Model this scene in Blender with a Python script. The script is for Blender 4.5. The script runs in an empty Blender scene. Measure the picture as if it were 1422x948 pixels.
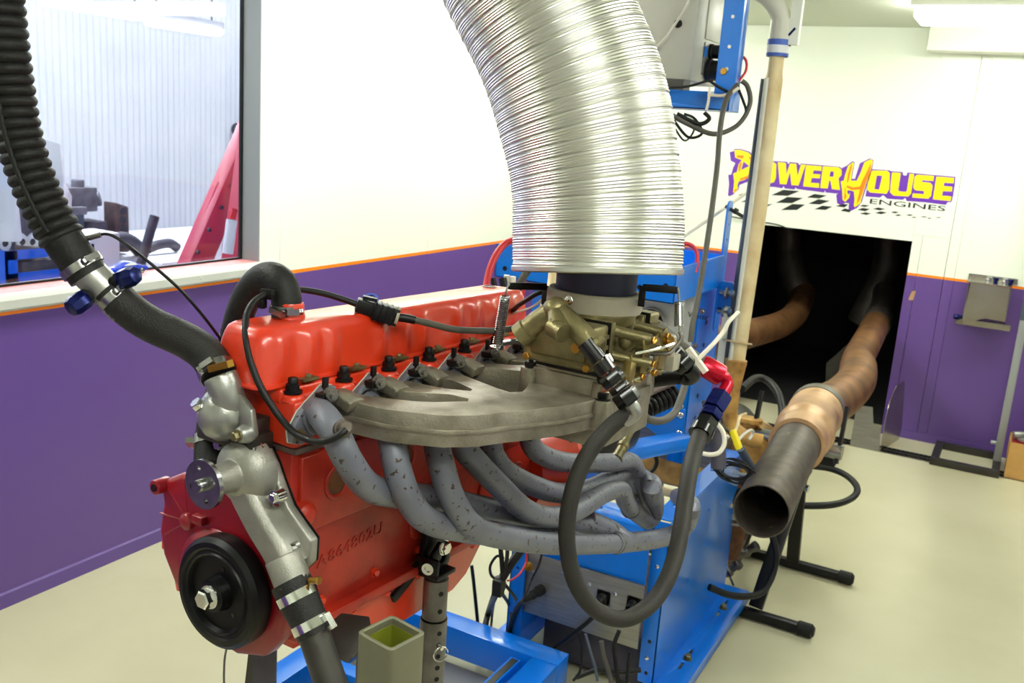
import bpy, math, random
from math import sin, cos, pi, radians
from mathutils import Matrix, Vector as V
from mathutils.geometry import tessellate_polygon
import bmesh
random.seed(7)
S = bpy.context.scene
COL = S.collection

# ---------------------------------------------------------------- camera, world, exposure
cam = bpy.data.cameras.new('camera')
cam.sensor_width = 36; cam.lens = 33.2093; cam.clip_start = .02
camo = bpy.data.objects.new('camera', cam); COL.objects.link(camo)
camo.matrix_world = Matrix(((0.8744,-0.1671,0.4554,2.8004),(0.4799,0.1612,-0.8624,0),(0.0707,0.9727,0.2212,1.7),(0,0,0,1)))
cam.dof.use_dof = True; cam.dof.focus_distance = 1.45; cam.dof.aperture_fstop = 11
S.camera = camo
w = bpy.data.worlds.new('world'); S.world = w; w.use_nodes = True
w.node_tree.nodes['Background'].inputs[0].default_value = (.8, .88, 1, 1)
w.node_tree.nodes['Background'].inputs[1].default_value = .6
S.view_settings.view_transform = 'Standard'; S.view_settings.look = 'None'
S.view_settings.exposure = 0.0; S.view_settings.gamma = 1
try: S.view_settings.use_curve_mapping = False
except Exception: pass
LAMP = 25.0          # emission of the cell's fluorescent diffusers
SHOP = 56.0          # emission of the workshop's strip lights
def area(name, loc, target, sx, sy, power, col=(1, 1, 1)):
    l = bpy.data.lights.new(name, 'AREA'); l.shape = 'RECTANGLE'; l.size = sx; l.size_y = sy; l.energy = power; l.color = col
    o = bpy.data.objects.new(name, l); COL.objects.link(o); o.location = loc
    o.rotation_euler = (V(target) - V(loc)).to_track_quat('-Z', 'Y').to_euler(); return o

# ---------------------------------------------------------------- materials
def lin(c):
    return tuple(((v / 255) / 12.92 if v / 255 <= .04045 else ((v / 255 + .055) / 1.055) ** 2.4) for v in c) + (1,)
MATS = {}
def mat(name, col, rough=.5, metal=0, noise=None, bump=None, spots=None, coat=0, spec=None, stretch=None):
    """noise=(scale, colour2, amount)  bump=(scale, strength)  spots=(scale, threshold, colour)"""
    m = bpy.data.materials.new(name); m.use_nodes = True; nt = m.node_tree; N = nt.nodes; L = nt.links
    p = N['Principled BSDF']; p.inputs['Base Color'].default_value = lin(col)
    p.inputs['Roughness'].default_value = rough; p.inputs['Metallic'].default_value = metal
    if coat: p.inputs['Coat Weight'].default_value = coat; p.inputs['Coat Roughness'].default_value = .06
    if spec is not None: p.inputs['Specular IOR Level'].default_value = spec
    tc = N.new('ShaderNodeTexCoord'); src = tc.outputs['Object']
    if stretch:
        mp = N.new('ShaderNodeMapping'); mp.inputs['Scale'].default_value = stretch; L.new(src, mp.inputs[0]); src = mp.outputs[0]
    out = None
    if noise:
        n = N.new('ShaderNodeTexNoise'); n.inputs['Scale'].default_value = noise[0]; n.inputs['Detail'].default_value = 5; L.new(src, n.inputs[0])
        r = N.new('ShaderNodeValToRGB'); r.color_ramp.elements[0].position = .35; r.color_ramp.elements[1].position = .7
        r.color_ramp.elements[0].color = lin(col)
        a = noise[2]; c1 = lin(col); c2 = lin(noise[1])
        r.color_ramp.elements[1].color = tuple(c1[i] * (1 - a) + c2[i] * a for i in range(3)) + (1,)
        L.new(n.outputs[0], r.inputs[0]); out = r.outputs[0]
    if spots:
        n = N.new('ShaderNodeTexNoise'); n.inputs['Scale'].default_value = spots[0]; n.inputs['Detail'].default_value = 3; L.new(src, n.inputs[0])
        r = N.new('ShaderNodeValToRGB'); r.color_ramp.elements[0].position = spots[1]; r.color_ramp.elements[1].position = spots[1] + .02
        L.new(n.outputs[0], r.inputs[0])
        mx = N.new('ShaderNodeMix'); mx.data_type = 'RGBA'; L.new(r.outputs[0], mx.inputs[0])
        mx.inputs[6].default_value = lin(col); mx.inputs[7].default_value = lin(spots[2])
        if out: L.new(out, mx.inputs[6])
        out = mx.outputs[2]
    if out: L.new(out, p.inputs['Base Color'])
    if bump:
        n = N.new('ShaderNodeTexNoise'); n.inputs['Scale'].default_value = bump[0]; n.inputs['Detail'].default_value = 3; L.new(src, n.inputs[0])
        b = N.new('ShaderNodeBump'); b.inputs['Strength'].default_value = bump[1]; b.inputs['Distance'].default_value = .002
        L.new(n.outputs[0], b.inputs['Height']); L.new(b.outputs[0], p.inputs['Normal'])
    MATS[name] = m; return m
def emit(name, col, s):
    m = bpy.data.materials.new(name); m.use_nodes = True; p = m.node_tree.nodes['Principled BSDF']
    p.inputs['Base Color'].default_value = lin(col); p.inputs['Emission Color'].default_value = lin(col); p.inputs['Emission Strength'].default_value = s
    MATS[name] = m; return m
def paint_bands(name, bands, rough=.35):
    """paint that changes at fixed heights above the floor: bands = [(z_from, colour), ...]"""
    m = mat(name, bands[0][1], rough); nt = m.node_tree; N = nt.nodes; L = nt.links; p = N['Principled BSDF']
    g = N.new('ShaderNodeNewGeometry'); s = N.new('ShaderNodeSeparateXYZ'); L.new(g.outputs['Position'], s.inputs[0])
    mr = N.new('ShaderNodeMath'); mr.operation = 'DIVIDE'; mr.inputs[1].default_value = 4; L.new(s.outputs[2], mr.inputs[0])
    r = N.new('ShaderNodeValToRGB'); r.color_ramp.interpolation = 'CONSTANT'
    e = r.color_ramp.elements
    e[0].position = 0; e[0].color = lin(bands[0][1]); e[1].position = bands[1][0] / 4; e[1].color = lin(bands[1][1])
    for z, c in bands[2:]: k = e.new(z / 4); k.color = lin(c)
    L.new(mr.outputs[0], r.inputs[0]); L.new(r.outputs[0], p.inputs['Base Color'])
    n = N.new('ShaderNodeTexNoise'); n.inputs['Scale'].default_value = 60; L.new(g.outputs['Position'], n.inputs[0])
    b = N.new('ShaderNodeBump'); b.inputs['Strength'].default_value = .08; b.inputs['Distance'].default_value = .002; L.new(n.outputs[0], b.inputs['Height']); L.new(b.outputs[0], p.inputs['Normal'])
    return m

mat('red', (216, 58, 26), .3, 0, (9, (196, 42, 20), .6), (40, .12), coat=.35)
mat('red_block', (182, 44, 24), .42, 0, (14, (128, 20, 12), .8), (70, .35), coat=.12)
mat('crimson', (146, 12, 28), .34, 0, (10, (112, 10, 22), .6), (60, .15), coat=.25)
mat('cast_alu', (156, 149, 134), .4, .6, (22, (112, 105, 88), .9), (260, .5))
mat('alu', (166, 166, 162), .34, .75, (30, (132, 132, 128), .6), (400, .15))
mat('pump_alu', (162, 160, 152), .42, .6, (26, (138, 136, 128), .6), (500, .3))
mat('steel', (170, 170, 172), .25, 1, (60, (120, 118, 116), .5))
mat('chrome', (225, 225, 225), .12, 1)
mat('bare_steel', (128, 126, 122), .42, .85, (18, (90, 84, 76), .8), (120, .2))
mat('raw_bar', (78, 76, 72), .45, .8, (14, (66, 62, 58), .8), (80, .2))
mat('header', (116, 118, 130), .46, .25, (16, (98, 99, 110), .7), (160, .15), spots=(105, .63, (66, 52, 38)))
mat('zinc_gold', (170, 152, 96), .34, .85, (40, (120, 110, 74), .8), (200, .3))
mat('dichromate', (140, 130, 92), .38, .7, (26, (96, 88, 58), .9), (220, .4))
mat('brass', (188, 142, 60), .3, .9, (50, (130, 92, 36), .6))
mat('copper', (150, 84, 62), .45, .5)
mat('black', (7, 7, 8), .42, 0, None, (90, .1), spec=.35)
mat('black_gloss', (5, 5, 6), .2, 0, spec=.5)
mat('balancer', (5, 5, 6), .38, 0, (20, (9, 9, 10), .6), spec=.3)
mat('rubber', (17, 17, 17), .55, 0, (30, (28, 27, 26), .7), (240, .4), spec=.35)
mat('rubber_hose', (26, 25, 24), .52, 0, (34, (38, 36, 34), .7), (420, .6), spec=.35)
mat('fuel_hose', (40, 38, 35), .62, 0, (14, (54, 51, 47), .7), (300, .3), spec=.3)
mat('grey_cable', (78, 74, 66), .55, 0, (40, (60, 57, 50), .6))
mat('white_cable', (222, 216, 200), .5)
mat('dark_cable', (12, 12, 13), .5, spec=.35)
mat('red_wire', (196, 40, 48), .45)
mat('blue', (0, 116, 224), .3, 0, (6, (0, 102, 206), .6), (30, .05), coat=.3, spots=(5.5, .735, (52, 84, 120)))
mat('blue_clean', (0, 122, 230), .28, 0, (6, (0, 110, 218), .6), (30, .05), coat=.3)
mat('blue_anod', (12, 24, 88), .25, .6)
mat('red_anod', (196, 16, 44), .25, .6)
mat('duct', (220, 219, 214), .3, 1, (30, (205, 203, 196), .5))
mat('ring_grey', (168, 162, 146), .5, .1, (30, (150, 142, 124), .6))
mat('silicone', (14, 18, 58), .5, 0, (20, (26, 26, 60), .7))
mat('tan_pipe', (208, 168, 126), .4, .4, (12, (168, 124, 90), .9), (90, .1))
mat('tan_flex', (140, 98, 62), .42, .6, (9, (92, 62, 42), .9), (90, .1))
mat('exhaust', (80, 74, 69), .5, .6, (24, (108, 96, 84), .9), (160, .25), spots=(20, .70, (150, 138, 124)))
mat('sooty', (38, 34, 30), .75, .1, (16, (60, 50, 40), .8))
mat('soot_flex', (84, 78, 72), .5, .5, (9, (60, 54, 48), .8))
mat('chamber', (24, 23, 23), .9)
mat('cream_pipe', (222, 206, 164), .4, 0, (10, (186, 152, 100), .8), (60, .1))
mat('rust_pipe', (206, 160, 84), .6, .1, (18, (120, 76, 34), .9), (80, .5))
mat('rust', (120, 74, 40), .7, .2, (26, (70, 46, 30), .9), (120, .6))
mat('conduit', (70, 80, 94), .5)
mat('box_grey', (205, 203, 190), .4, 0, (6, (190, 188, 176), .6))
mat('panel_steel', (150, 147, 143), .38, .7, (7, (126, 124, 122), .8), (300, .08), stretch=(1, 1, 14))
mat('stainless', (186, 182, 172), .24, .95, (5, (150, 140, 118), .8))
mat('frame_grey', (158, 162, 164), .4, .3)
mat('sill_white', (192, 194, 186), .42)
mat('ledge_pink', (228, 138, 138), .5, 0, (40, (214, 160, 156), .8))
mat('card', (206, 160, 92), .8, 0, (12, (190, 142, 76), .7))
mat('yellow', (235, 214, 30), .4)
mat('purple', (98, 72, 142), .45)
mat('logo_yellow', (255, 224, 0), .4); mat('logo_orange', (255, 126, 6), .4); mat('logo_purple', (106, 48, 172), .4); mat('logo_black', (14, 16, 12), .5); mat('logo_white', (244, 245, 236), .45)
mat('green_paint', (112, 112, 94), .5, .4, (10, (128, 124, 92), .8), (90, .2)); mat('green_inner', (110, 116, 26), .5)
mat('floor_paint', (204, 199, 168), .34, 0, (1.6, (186, 181, 148), .8), (22, .1), spots=(3.1, .70, (196, 180, 140)))
mat('drain', (30, 30, 30), .6, .4)
mat('ceiling_paint', (206, 212, 194), .6)
mat('white_paint', (236, 238, 226), .5)
mat('corrugated', (238, 239, 243), .4, .05, (2, (222, 225, 232), .6))
mat('shop_red', (206, 60, 90), .4); mat('shop_white', (236, 238, 246), .7); mat('shop_dark', (56, 54, 66), .6, .2, (10, (90, 86, 96), .8)); mat('shop_grey', (124, 124, 132), .5, .4, (14, (84, 80, 84), .8))
mat('shop_brown', (104, 84, 80), .7, .2, (18, (70, 56, 54), .8)); mat('shop_blue', (16, 96, 224), .35); mat('shop_floor', (176, 178, 190), .5)
mat('toy_blue', (14, 50, 190), .15, .3, coat=.6)
mat('tape', (226, 226, 230), .5); mat('tape_blue', (60, 90, 180), .5)
emit('tube_light', (252, 255, 246), LAMP); emit('shop_tube', (250, 250, 255), SHOP)
WALLP = [(0, (98, 70, 140)), (.9875, (255, 136, 6)), (1.0154, (234, 239, 224))]
paint_bands('wall_paint', WALLP, .33)
g = bpy.data.materials.new('glass'); g.use_nodes = True; _n = g.node_tree.nodes; _l = g.node_tree.links
_t = _n.new('ShaderNodeBsdfTransparent'); _t.inputs[0].default_value = (.93, .96, .98, 1); _g = _n.new('ShaderNodeBsdfGlossy'); _g.inputs['Roughness'].default_value = .02
_f = _n.new('ShaderNodeFresnel'); _b = _n.new('ShaderNodeNewGeometry'); _k = _n.new('ShaderNodeMath'); _k.operation = 'MULTIPLY_ADD'; _k.inputs[1].default_value = -.76; _k.inputs[2].default_value = 1.45; _l.new(_b.outputs['Backfacing'], _k.inputs[0]); _l.new(_k.outputs[0], _f.inputs[0]); _m = _n.new('ShaderNodeMixShader')
_l.new(_f.outputs[0], _m.inputs[0]); _l.new(_t.outputs[0], _m.inputs[1]); _l.new(_g.outputs[0], _m.inputs[2]); _l.new(_m.outputs[0], _n['Material Output'].inputs[0]); MATS['glass'] = g

# ---------------------------------------------------------------- mesh building
I4 = Matrix.Identity(4)
WM = {}
def basis(n, up=None):
    n = V(n).normalized(); a = V(up) if up else (V((0, 0, 1)) if abs(n.z) < .9 else V((1, 0, 0)))
    u = a.cross(n).normalized(); return u, n.cross(u), n
def smooth_path(pts, k=6):
    P = [V(p) for p in pts]
    if len(P) < 3: return P
    out = []
    for i in range(len(P) - 1):
        p0 = P[i - 1] if i else P[0] * 2 - P[1]; p1, p2 = P[i], P[i + 1]; p3 = P[i + 2] if i + 2 < len(P) else P[-1] * 2 - P[-2]
        for j in range(k):
            t = j / k
            out.append(.5 * ((2 * p1) + (p2 - p0) * t + (2 * p0 - 5 * p1 + 4 * p2 - p3) * t * t + (3 * p1 - p0 - 3 * p2 + p3) * t ** 3))
    return out + [P[-1]]
def even(P, step):
    out = [P[0]]; acc = 0.
    for a, b in zip(P, P[1:]):
        d = (b - a).length; s = step - acc
        while s <= d and d > 0:
            out.append(a.lerp(b, s / d)); s += step
        acc = (acc + d) % step
    return out
class B:
    def __init__(s): s.v = []; s.f = []; s.marks = []
    def cut(s): s.marks.append((len(s.v), len(s.f))); return s
    def add(s, vs, fs):
        o = len(s.v); s.v += [tuple(p) for p in vs]; s.f += [tuple(i + o for i in f) for f in fs]; return s
    def box(s, c, d, R=None):
        R = R or Matrix.Identity(3); c = V(c); h = [x / 2 for x in d]
        vs = [c + R @ V((h[0] * a, h[1] * b, h[2] * e)) for a in (-1, 1) for b in (-1, 1) for e in (-1, 1)]
        return s.add(vs, [(0, 1, 3, 2), (4, 6, 7, 5), (0, 4, 5, 1), (2, 3, 7, 6), (0, 2, 6, 4), (1, 5, 7, 3)])
    def mm(s, a, b):  # box from min/max
        return s.box([(x + y) / 2 for x, y in zip(a, b)], [abs(y - x) for x, y in zip(a, b)])
    def beam(s, p, q, w, h, up=(0, 0, 1)):
        p, q = V(p), V(q); u, v, n = basis(q - p, up)
        R = Matrix((u, v, n)).transposed(); return s.box((p + q) / 2, (w, h, (q - p).length), R)
    def lathe(s, prof, p, axis, n=24, cap=True, up=None, sx=1, sy=1):
        u, v, w = basis(axis, up); p = V(p); vs = []; fs = []
        for h, r in prof:
            for i in range(n):
                a = 2 * pi * i / n; vs.append(p + w * h + u * (cos(a) * r * sx) + v * (sin(a) * r * sy))
        for k in range(len(prof) - 1):
            for i in range(n):
                j = (i + 1) % n; fs.append((k * n + i, k * n + j, (k + 1) * n + j, (k + 1) * n + i))
        if cap: fs.append(tuple(range(n))[::-1]); fs.append(tuple((len(prof) - 1) * n + i for i in range(n)))
        return s.add(vs, fs)
    def cyl(s, p, q, r, r2=None, n=16, cap=True):
        d = V(q) - V(p); return s.lathe([(0, r), (d.length, r if r2 is None else r2)], p, d, n, cap)
    def ring(s, p, axis, ro, ri, h, n=32):
        return s.lathe([(0, ri), (0, ro), (h, ro), (h, ri), (0, ri)], p, axis, n, False)
    def hexa(s, p, axis, r, h): return s.lathe([(0, r * .96), (h * .1, r), (h * .85, r), (h, r * .85)], p, axis, 6)
    def bolt(s, p, axis, r=.007, h=.007):
        s.cut(); p = V(p); a = V(axis).normalized(); s.cyl(p, p + a * h * .25, r * 1.25, n=12); return s.hexa(p + a * h * .25, a, r, h)
    def ball(s, c, r, n=12, sc=(1, 1, 1)):
        vs = []; fs = []; c = V(c); m = n // 2
        for i in range(m + 1):
            t = pi * i / m
            for j in range(n): a = 2 * pi * j / n; vs.append(c + V((sin(t) * cos(a) * r * sc[0], sin(t) * sin(a) * r * sc[1], cos(t) * r * sc[2])))
        for i in range(m):
            for j in range(n): k = (j + 1) % n; fs.append((i * n + j, i * n + k, (i + 1) * n + k, (i + 1) * n + j))
        return s.add(vs, fs)
    def tube(s, pts, r, n=10, k=6, cap=True, rf=None, step=None, wall=0):
        P = smooth_path(pts, k) if k else [V(p) for p in pts]
        if step: P = even(P, step)
        T = [(P[min(i + 1, len(P) - 1)] - P[max(i - 1, 0)]).normalized() for i in range(len(P))]
        u = basis(T[0])[0]; vs = []; fs = []; d = 0.
        for i, p in enumerate(P):
            if i: d += (p - P[i - 1]).length
            u = (u - T[i] * u.dot(T[i])).normalized(); v = T[i].cross(u)
            rr = rf(d, i / (len(P) - 1)) if rf else r
            for j in range(n): a = 2 * pi * j / n; vs.append(p + (u * cos(a) + v * sin(a)) * rr)
        for i in range(len(P) - 1):
            for j in range(n): q = (j + 1) % n; fs.append((i * n + j, i * n + q, (i + 1) * n + q, (i + 1) * n + j))
        if cap: fs.append(tuple(range(n))[::-1]); fs.append(tuple((len(P) - 1) * n + j for j in range(n)))
        return s.add(vs, fs)
    def sweep(s, pts, sec, up=(0, 0, 1), k=6):
        """sec: list of (side, up) points"""
        P = smooth_path(pts, k) if k else [V(p) for p in pts]; n = len(sec); vs = []; fs = []; up = V(up)
        for i, p in enumerate(P):
            t = (P[min(i + 1, len(P) - 1)] - P[max(i - 1, 0)]).normalized(); sd = t.cross(up).normalized(); w = sd.cross(t)
            vs += [p + sd * a + w * b for a, b in sec]
        for i in range(len(P) - 1):
            for j in range(n): q = (j + 1) % n; fs.append((i * n + j, i * n + q, (i + 1) * n + q, (i + 1) * n + j))
        fs.append(tuple(range(n))[::-1]); fs.append(tuple((len(P) - 1) * n + j for j in range(n)))
        return s.add(vs, fs)
    def plate(s, outer, th, o=(0, 0, 0), u=(1, 0, 0), v=(0, 1, 0), holes=()):
        """flat plate with real holes: 2D outline in axes u, v from o, thickness th along u x v"""
        u, v, o = V(u), V(v), V(o); n = u.cross(v).normalized() * th
        loops = [list(outer)] + [list(h) for h in holes]; flat = [p for l in loops for p in l]; N = len(flat)
        vs = [o + u * p[0] + v * p[1] for p in flat]; vs += [p + n for p in vs]
        fs = []
        for t in tessellate_polygon([[V((p[0], p[1], 0)) for p in l] for l in loops]):
            fs.append(tuple(t)); fs.append(tuple(i + N for i in t[::-1]))
        b = 0
        for l in loops:
            m = len(l)
            for i in range(m): j = (i + 1) % m; fs.append((b + i, b + j, b + j + N, b + i + N))
            b += m
        return s.add(vs, fs)
    def coil(s, p, q, r, wr, turns, n=6):
        p, q = V(p), V(q); u, v, w = basis(q - p); L = (q - p).length; m = int(turns * 12)
        return s.tube([p + w * (L * i / m) + u * (cos(2 * pi * i / 12) * r) + v * (sin(2 * pi * i / 12) * r) for i in range(m + 1)], wr, n, 0)
    def o(s, name, m, parent=None, M=I4, bev=0, ang=38, seg=2, each=False):
        if each and len(s.marks) > 1:      # every marked piece becomes an object of its own
            ms = s.marks + [(len(s.v), len(s.f))]; ms[0] = (0, 0); r = None
            for (v0, f0), (v1, f1) in zip(ms, ms[1:]):
                q = B(); q.v = s.v[v0:v1]; q.f = [tuple(i - v0 for i in f) for f in s.f[f0:f1]]; r = q.o(name, m, parent, M, bev, ang, seg)
            return r
        bm = bmesh.new(); vs = [bm.verts.new(p) for p in s.v]
        for f in s.f:
            try: bm.faces.new([vs[i] for i in f])
            except ValueError: pass
        bmesh.ops.remove_doubles(bm, verts=bm.verts, dist=2e-6)
        bmesh.ops.recalc_face_normals(bm, faces=bm.faces)
        if bev:
            es = [e for e in bm.edges if len(e.link_faces) == 2 and e.calc_face_angle(0) > .6]
            bmesh.ops.bevel(bm, geom=es, offset=bev, segments=seg, affect='EDGES', profile=.5, clamp_overlap=True)
        me = bpy.data.meshes.new(name); bm.to_mesh(me); bm.free()
        xs = [[v.co[i] for v in me.vertices] for i in range(3)]
        c = V(((min(xs[0]) + max(xs[0])) / 2, (min(xs[1]) + max(xs[1])) / 2, min(xs[2])))
        me.transform(Matrix.Translation(-c))
        me.shade_smooth(); me.set_sharp_from_angle(angle=radians(ang))
        me.materials.append(MATS[m]); return link(name, me, parent, M @ Matrix.Translation(c))
def link(name, me, parent, M):
    o = bpy.data.objects.new(name, me); COL.objects.link(o); WM[o.name] = M
    if parent: o.parent = parent; o.matrix_basis = WM[parent.name].inverted() @ M
    else: o.matrix_basis = M
    return o
def again(o, M, parent=None):
    """another object sharing o's mesh, moved by M in world space"""
    c = o.copy(); COL.objects.link(c); WM[c.name] = M
    if parent: c.parent = parent; c.matrix_basis = WM[parent.name].inverted() @ M
    else: c.matrix_basis = M
    return c
def thing(name, label, cat, loc=(0, 0, 0), M=None, group=None):
    o = bpy.data.objects.new(name, None); o.empty_display_size = .05; COL.objects.link(o)
    M = M or Matrix.Translation(V(loc)); o.matrix_basis = M; WM[o.name] = M
    return tag(o, label, cat, group)
def tag(o, label, cat, group=None):
    o['label'] = label; o['category'] = cat
    if group: o['group'] = group
    return o
def part_label(o, label): o['label'] = label; return o
def struct(o): o['kind'] = 'structure'; return o
def circle(cx, cy, r, n=12): return [(cx + r * cos(2 * pi * i / n), cy + r * sin(2 * pi * i / n)) for i in range(n)]
def rrect(x0, y0, x1, y1, r, n=4):
    out = []
    for cx, cy, a0 in ((x1 - r, y1 - r, 0), (x0 + r, y1 - r, 90), (x0 + r, y0 + r, 180), (x1 - r, y0 + r, 270)):
        out += [(cx + r * cos(radians(a0 + 90 * i / n)), cy + r * sin(radians(a0 + 90 * i / n))) for i in range(n + 1)]
    return out
def clamp(parent, p, axis, r, w=.012, M=I4, screw=None, name='hose_clamp', m='steel'):
    """worm-drive clamp: band plus screw housing"""
    b = B(); a = V(axis).normalized(); b.ring(V(p) - a * w / 2, a, r + .0014, r - .0005, w, 28)
    u, v, n = basis(a)
    sd = V(screw).normalized() if screw else u
    sd = (sd - a * sd.dot(a)).normalized(); t = a.cross(sd)
    c = V(p) + sd * (r + .004)
    b.beam(c - t * .011, c + t * .007, w * .8, .008, a); b.hexa(c + t * .007, t, .005, .006)
    return b.o(name, m, parent, M)

# ---------------------------------------------------------------- the room
D = 6.108; CEIL = 2.42; RX = 4.4; FY = -1.6
fl = struct(B().mm((-.02, FY, -.06), (RX, 5.70, 0)).o('floor', 'floor_paint'))
fl2 = struct(B().mm((-.02, 5.836, -.06), (RX, 8.4, 0)).o('floor', 'floor_paint'))
struct(B().mm((0, FY, CEIL), (RX, D, CEIL + .08)).o('ceiling', 'ceiling_paint'))
# left wall: insulated panels with fine joints, window opening in the front part
wl = struct(B().mm((-.11, FY, -.02), (-.10, .3, CEIL)).o('wall_left', 'white_paint'))
WZ0, WZ1, WY0, WY1 = 1.03, 2.3, .35, 2.976     # clear opening, glass set at the outer face
def panel(x0, y0, z0, x1, y1, z1, par): return B().mm((x0, y0, z0), (x1, y1, z1)).o('wall_panel', 'wall_paint', par, bev=.0008, seg=1)
g_ = .0012
panel(-.10, FY, 0, 0, WY0, CEIL, wl)
panel(-.10, WY0 + g_, 0, 0, WY1 - .0, WZ0, wl)
panel(-.10, WY0 + g_, WZ1, 0, WY1, CEIL, wl)
panel(-.10, WY1 + g_, 0, 0, 3.10, CEIL, wl)
panel(-.10, 3.10 + g_, 0, 0, 4.25, CEIL, wl)
panel(-.10, 4.25 + g_, 0, 0, D, CEIL, wl)
bl = struct(B().plate([(0, 0), (.006, 0), (.006, .05), (0, .056)], D - FY, (0, D, 0), (1, 0, 0), (0, 0, 1)).o('baseboard_left', 'purple'))
# back wall with the exhaust opening
OX0, OX1, OZ = 1.30, 2.222, 1.203
wb = struct(B().mm((-.1, D + .09, OZ), (OX0 - .3, D + .1, CEIL)).o('wall_back', 'white_paint'))
panel(-.1, D, 0, .62, D + .09, CEIL, wb)
panel(.62 + g_, D, 0, OX0, D + .09, CEIL, wb)
panel(OX0 + g_, D, OZ, OX1, D + .09, CEIL, wb)
panel(OX1 + g_ * .4, D, 0, 2.275, D + .09, OZ + .04, wb)
panel(OX1 + g_ * .4, D, OZ + .04 + g_, 2.425, D + .09, CEIL, wb)
panel(2.275 + g_ * 2, D, 0, 2.425, D + .09, OZ + .04, wb)
panel(2.425 + g_ * 2, D, 0, 2.482, D + .09, CEIL, wb)
panel(2.482 + g_, D, 0, RX, D + .09, CEIL, wb)
struct(B().mm((OX1, D - .006, 0), (RX, D, .05)).o('baseboard_back', 'purple'))
struct(B().mm((.006, D - .006, 0), (OX0, D, .05)).o('baseboard_back', 'purple'))
struct(B().mm((RX, FY, 0), (RX + .1, D, CEIL)).o('wall_right', 'wall_paint'))
struct(B().mm((0, FY - .1, 0), (RX, FY, CEIL)).o('wall_front', 'wall_paint'))
# dark extraction chamber behind the opening
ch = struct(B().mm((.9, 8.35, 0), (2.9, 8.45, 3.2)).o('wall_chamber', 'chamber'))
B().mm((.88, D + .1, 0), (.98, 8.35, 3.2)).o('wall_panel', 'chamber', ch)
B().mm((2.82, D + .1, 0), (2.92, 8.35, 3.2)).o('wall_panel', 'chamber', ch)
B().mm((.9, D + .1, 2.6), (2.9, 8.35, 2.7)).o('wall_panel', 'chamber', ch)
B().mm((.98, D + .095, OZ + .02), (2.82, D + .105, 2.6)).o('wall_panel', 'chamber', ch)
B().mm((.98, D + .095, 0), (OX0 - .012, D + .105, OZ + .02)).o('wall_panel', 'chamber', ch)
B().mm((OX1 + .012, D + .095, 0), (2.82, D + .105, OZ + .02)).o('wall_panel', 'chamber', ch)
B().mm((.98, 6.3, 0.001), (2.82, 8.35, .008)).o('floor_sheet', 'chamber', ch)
# drain channel with its grating
dr = struct(B().mm((.006, 5.70, -.06), (RX, 5.836, -.04)).o('trim_1', 'drain'))
dr['label'] = 'drain channel under its grating in front of the back wall'
gb = B(); gb.mm((2.0, 5.702, -.012), (3.3, 5.710, 0)); gb.mm((2.0, 5.826, -.012), (3.3, 5.834, 0)); gb.mm((2.0, 5.764, -.012), (3.3, 5.770, -.001))
gb.o('grating_rail', 'raw_bar', dr)
b0 = B().box((2.0, 5.768, -.006), (.005, .116, .012)).o('grating_bar', 'raw_bar', dr)
for i in range(1, 52): again(b0, Matrix.Translation((.025 * i, 0, 0)) @ WM[b0.name], dr)
B().mm((.1, 5.704, -.016), (2.0, 5.832, -.002)).o('channel_cover', 'drain', dr)
# window: frame, sill and glass
wn = struct(B().mm((-.112, WY1 - .004, WZ0 + .04), (-.0005, WY1, WZ1)).o('window_1', 'frame_grey'))
B().mm((-.112, WY0, WZ0 + .04), (-.0005, WY0 + .004, WZ1)).o('window_lining', 'frame_grey', wn)
B().mm((-.112, WY0 + .0045, WZ1 - .004), (-.0005, WY1 - .0045, WZ1)).o('window_lining', 'frame_grey', wn)
B().plate([(.0005, 1.0165), (.022, 1.0165), (.024, 1.020), (.036, 1.026), (.036, 1.054), (.030, 1.060), (.004, 1.0715), (.0005, 1.0715)], 3.06 - WY0, (0, 3.06, 0), (1, 0, 0), (0, 0, 1)).o('window_sill', 'sill_white', wn)
B().mm((-.112, WY0 + .0045, WZ0), (0, WY1 - .0045, 1.0715)).o('window_ledge', 'ledge_pink', wn)
B().mm((-.108, WY0 + .005, 1.072), (-.092, WY1 - .0045, 1.080)).o('window_gasket', 'black', wn)
B().mm((-.108, WY1 - .012, 1.0805), (-.092, WY1 - .0045, WZ1 - .0045)).o('window_gasket', 'black', wn)
B().mm((-.103, WY0 + .005, 1.0805), (-.097, WY1 - .0125, WZ1 - .0045)).o('glass_pane', 'glass', wn)
sb_ = B()
for y in (.9, 1.5, 2.05, 2.62): sb_.cut(); sb_.ball((.0365, y, 1.042), .004, 8)
sb_.o('sill_rivet', 'sill_white', wn, each=True)
# fluorescent fixtures on the ceiling
def fixture(x, y, L, wid, along, label):
    t = thing('ceiling_light', label, 'light', (x, y, CEIL - .09))
    a, b = (wid, L) if along == 'y' else (L, wid)
    f = B(); f.mm((x - a / 2, y - b / 2, CEIL - .03), (x + a / 2, y + b / 2, CEIL - .0005)); f.o('housing', 'white_paint', t, bev=.004)
    B().mm((x - a / 2 + .02, y - b / 2 + .02, CEIL - .085), (x + a / 2 - .02, y + b / 2 - .02, CEIL - .031)).o('diffuser', 'tube_light', t, bev=.012)
    return t
fixture(2.75, 5.17, 1.2, .34, 'x', 'white fluorescent ceiling light by the back wall, upper right of the photo')
fixture(.62, 2.9, 1.5, .26, 'y', 'fluorescent ceiling light above the dyno, near the window wall')
fixture(.62, 4.75, 1.5, .26, 'y', 'fluorescent ceiling light in the corner above the dyno tower')
fixture(3.3, 2.2, 1.3, .26, 'y', 'fluorescent ceiling light on the right half of the ceiling')
fixture(.9, .6, 1.3, .26, 'y', 'fluorescent ceiling light in front of the window')
fixture(3.0, .2, 1.3, .26, 'y', 'fluorescent ceiling light above the photographer')
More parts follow.
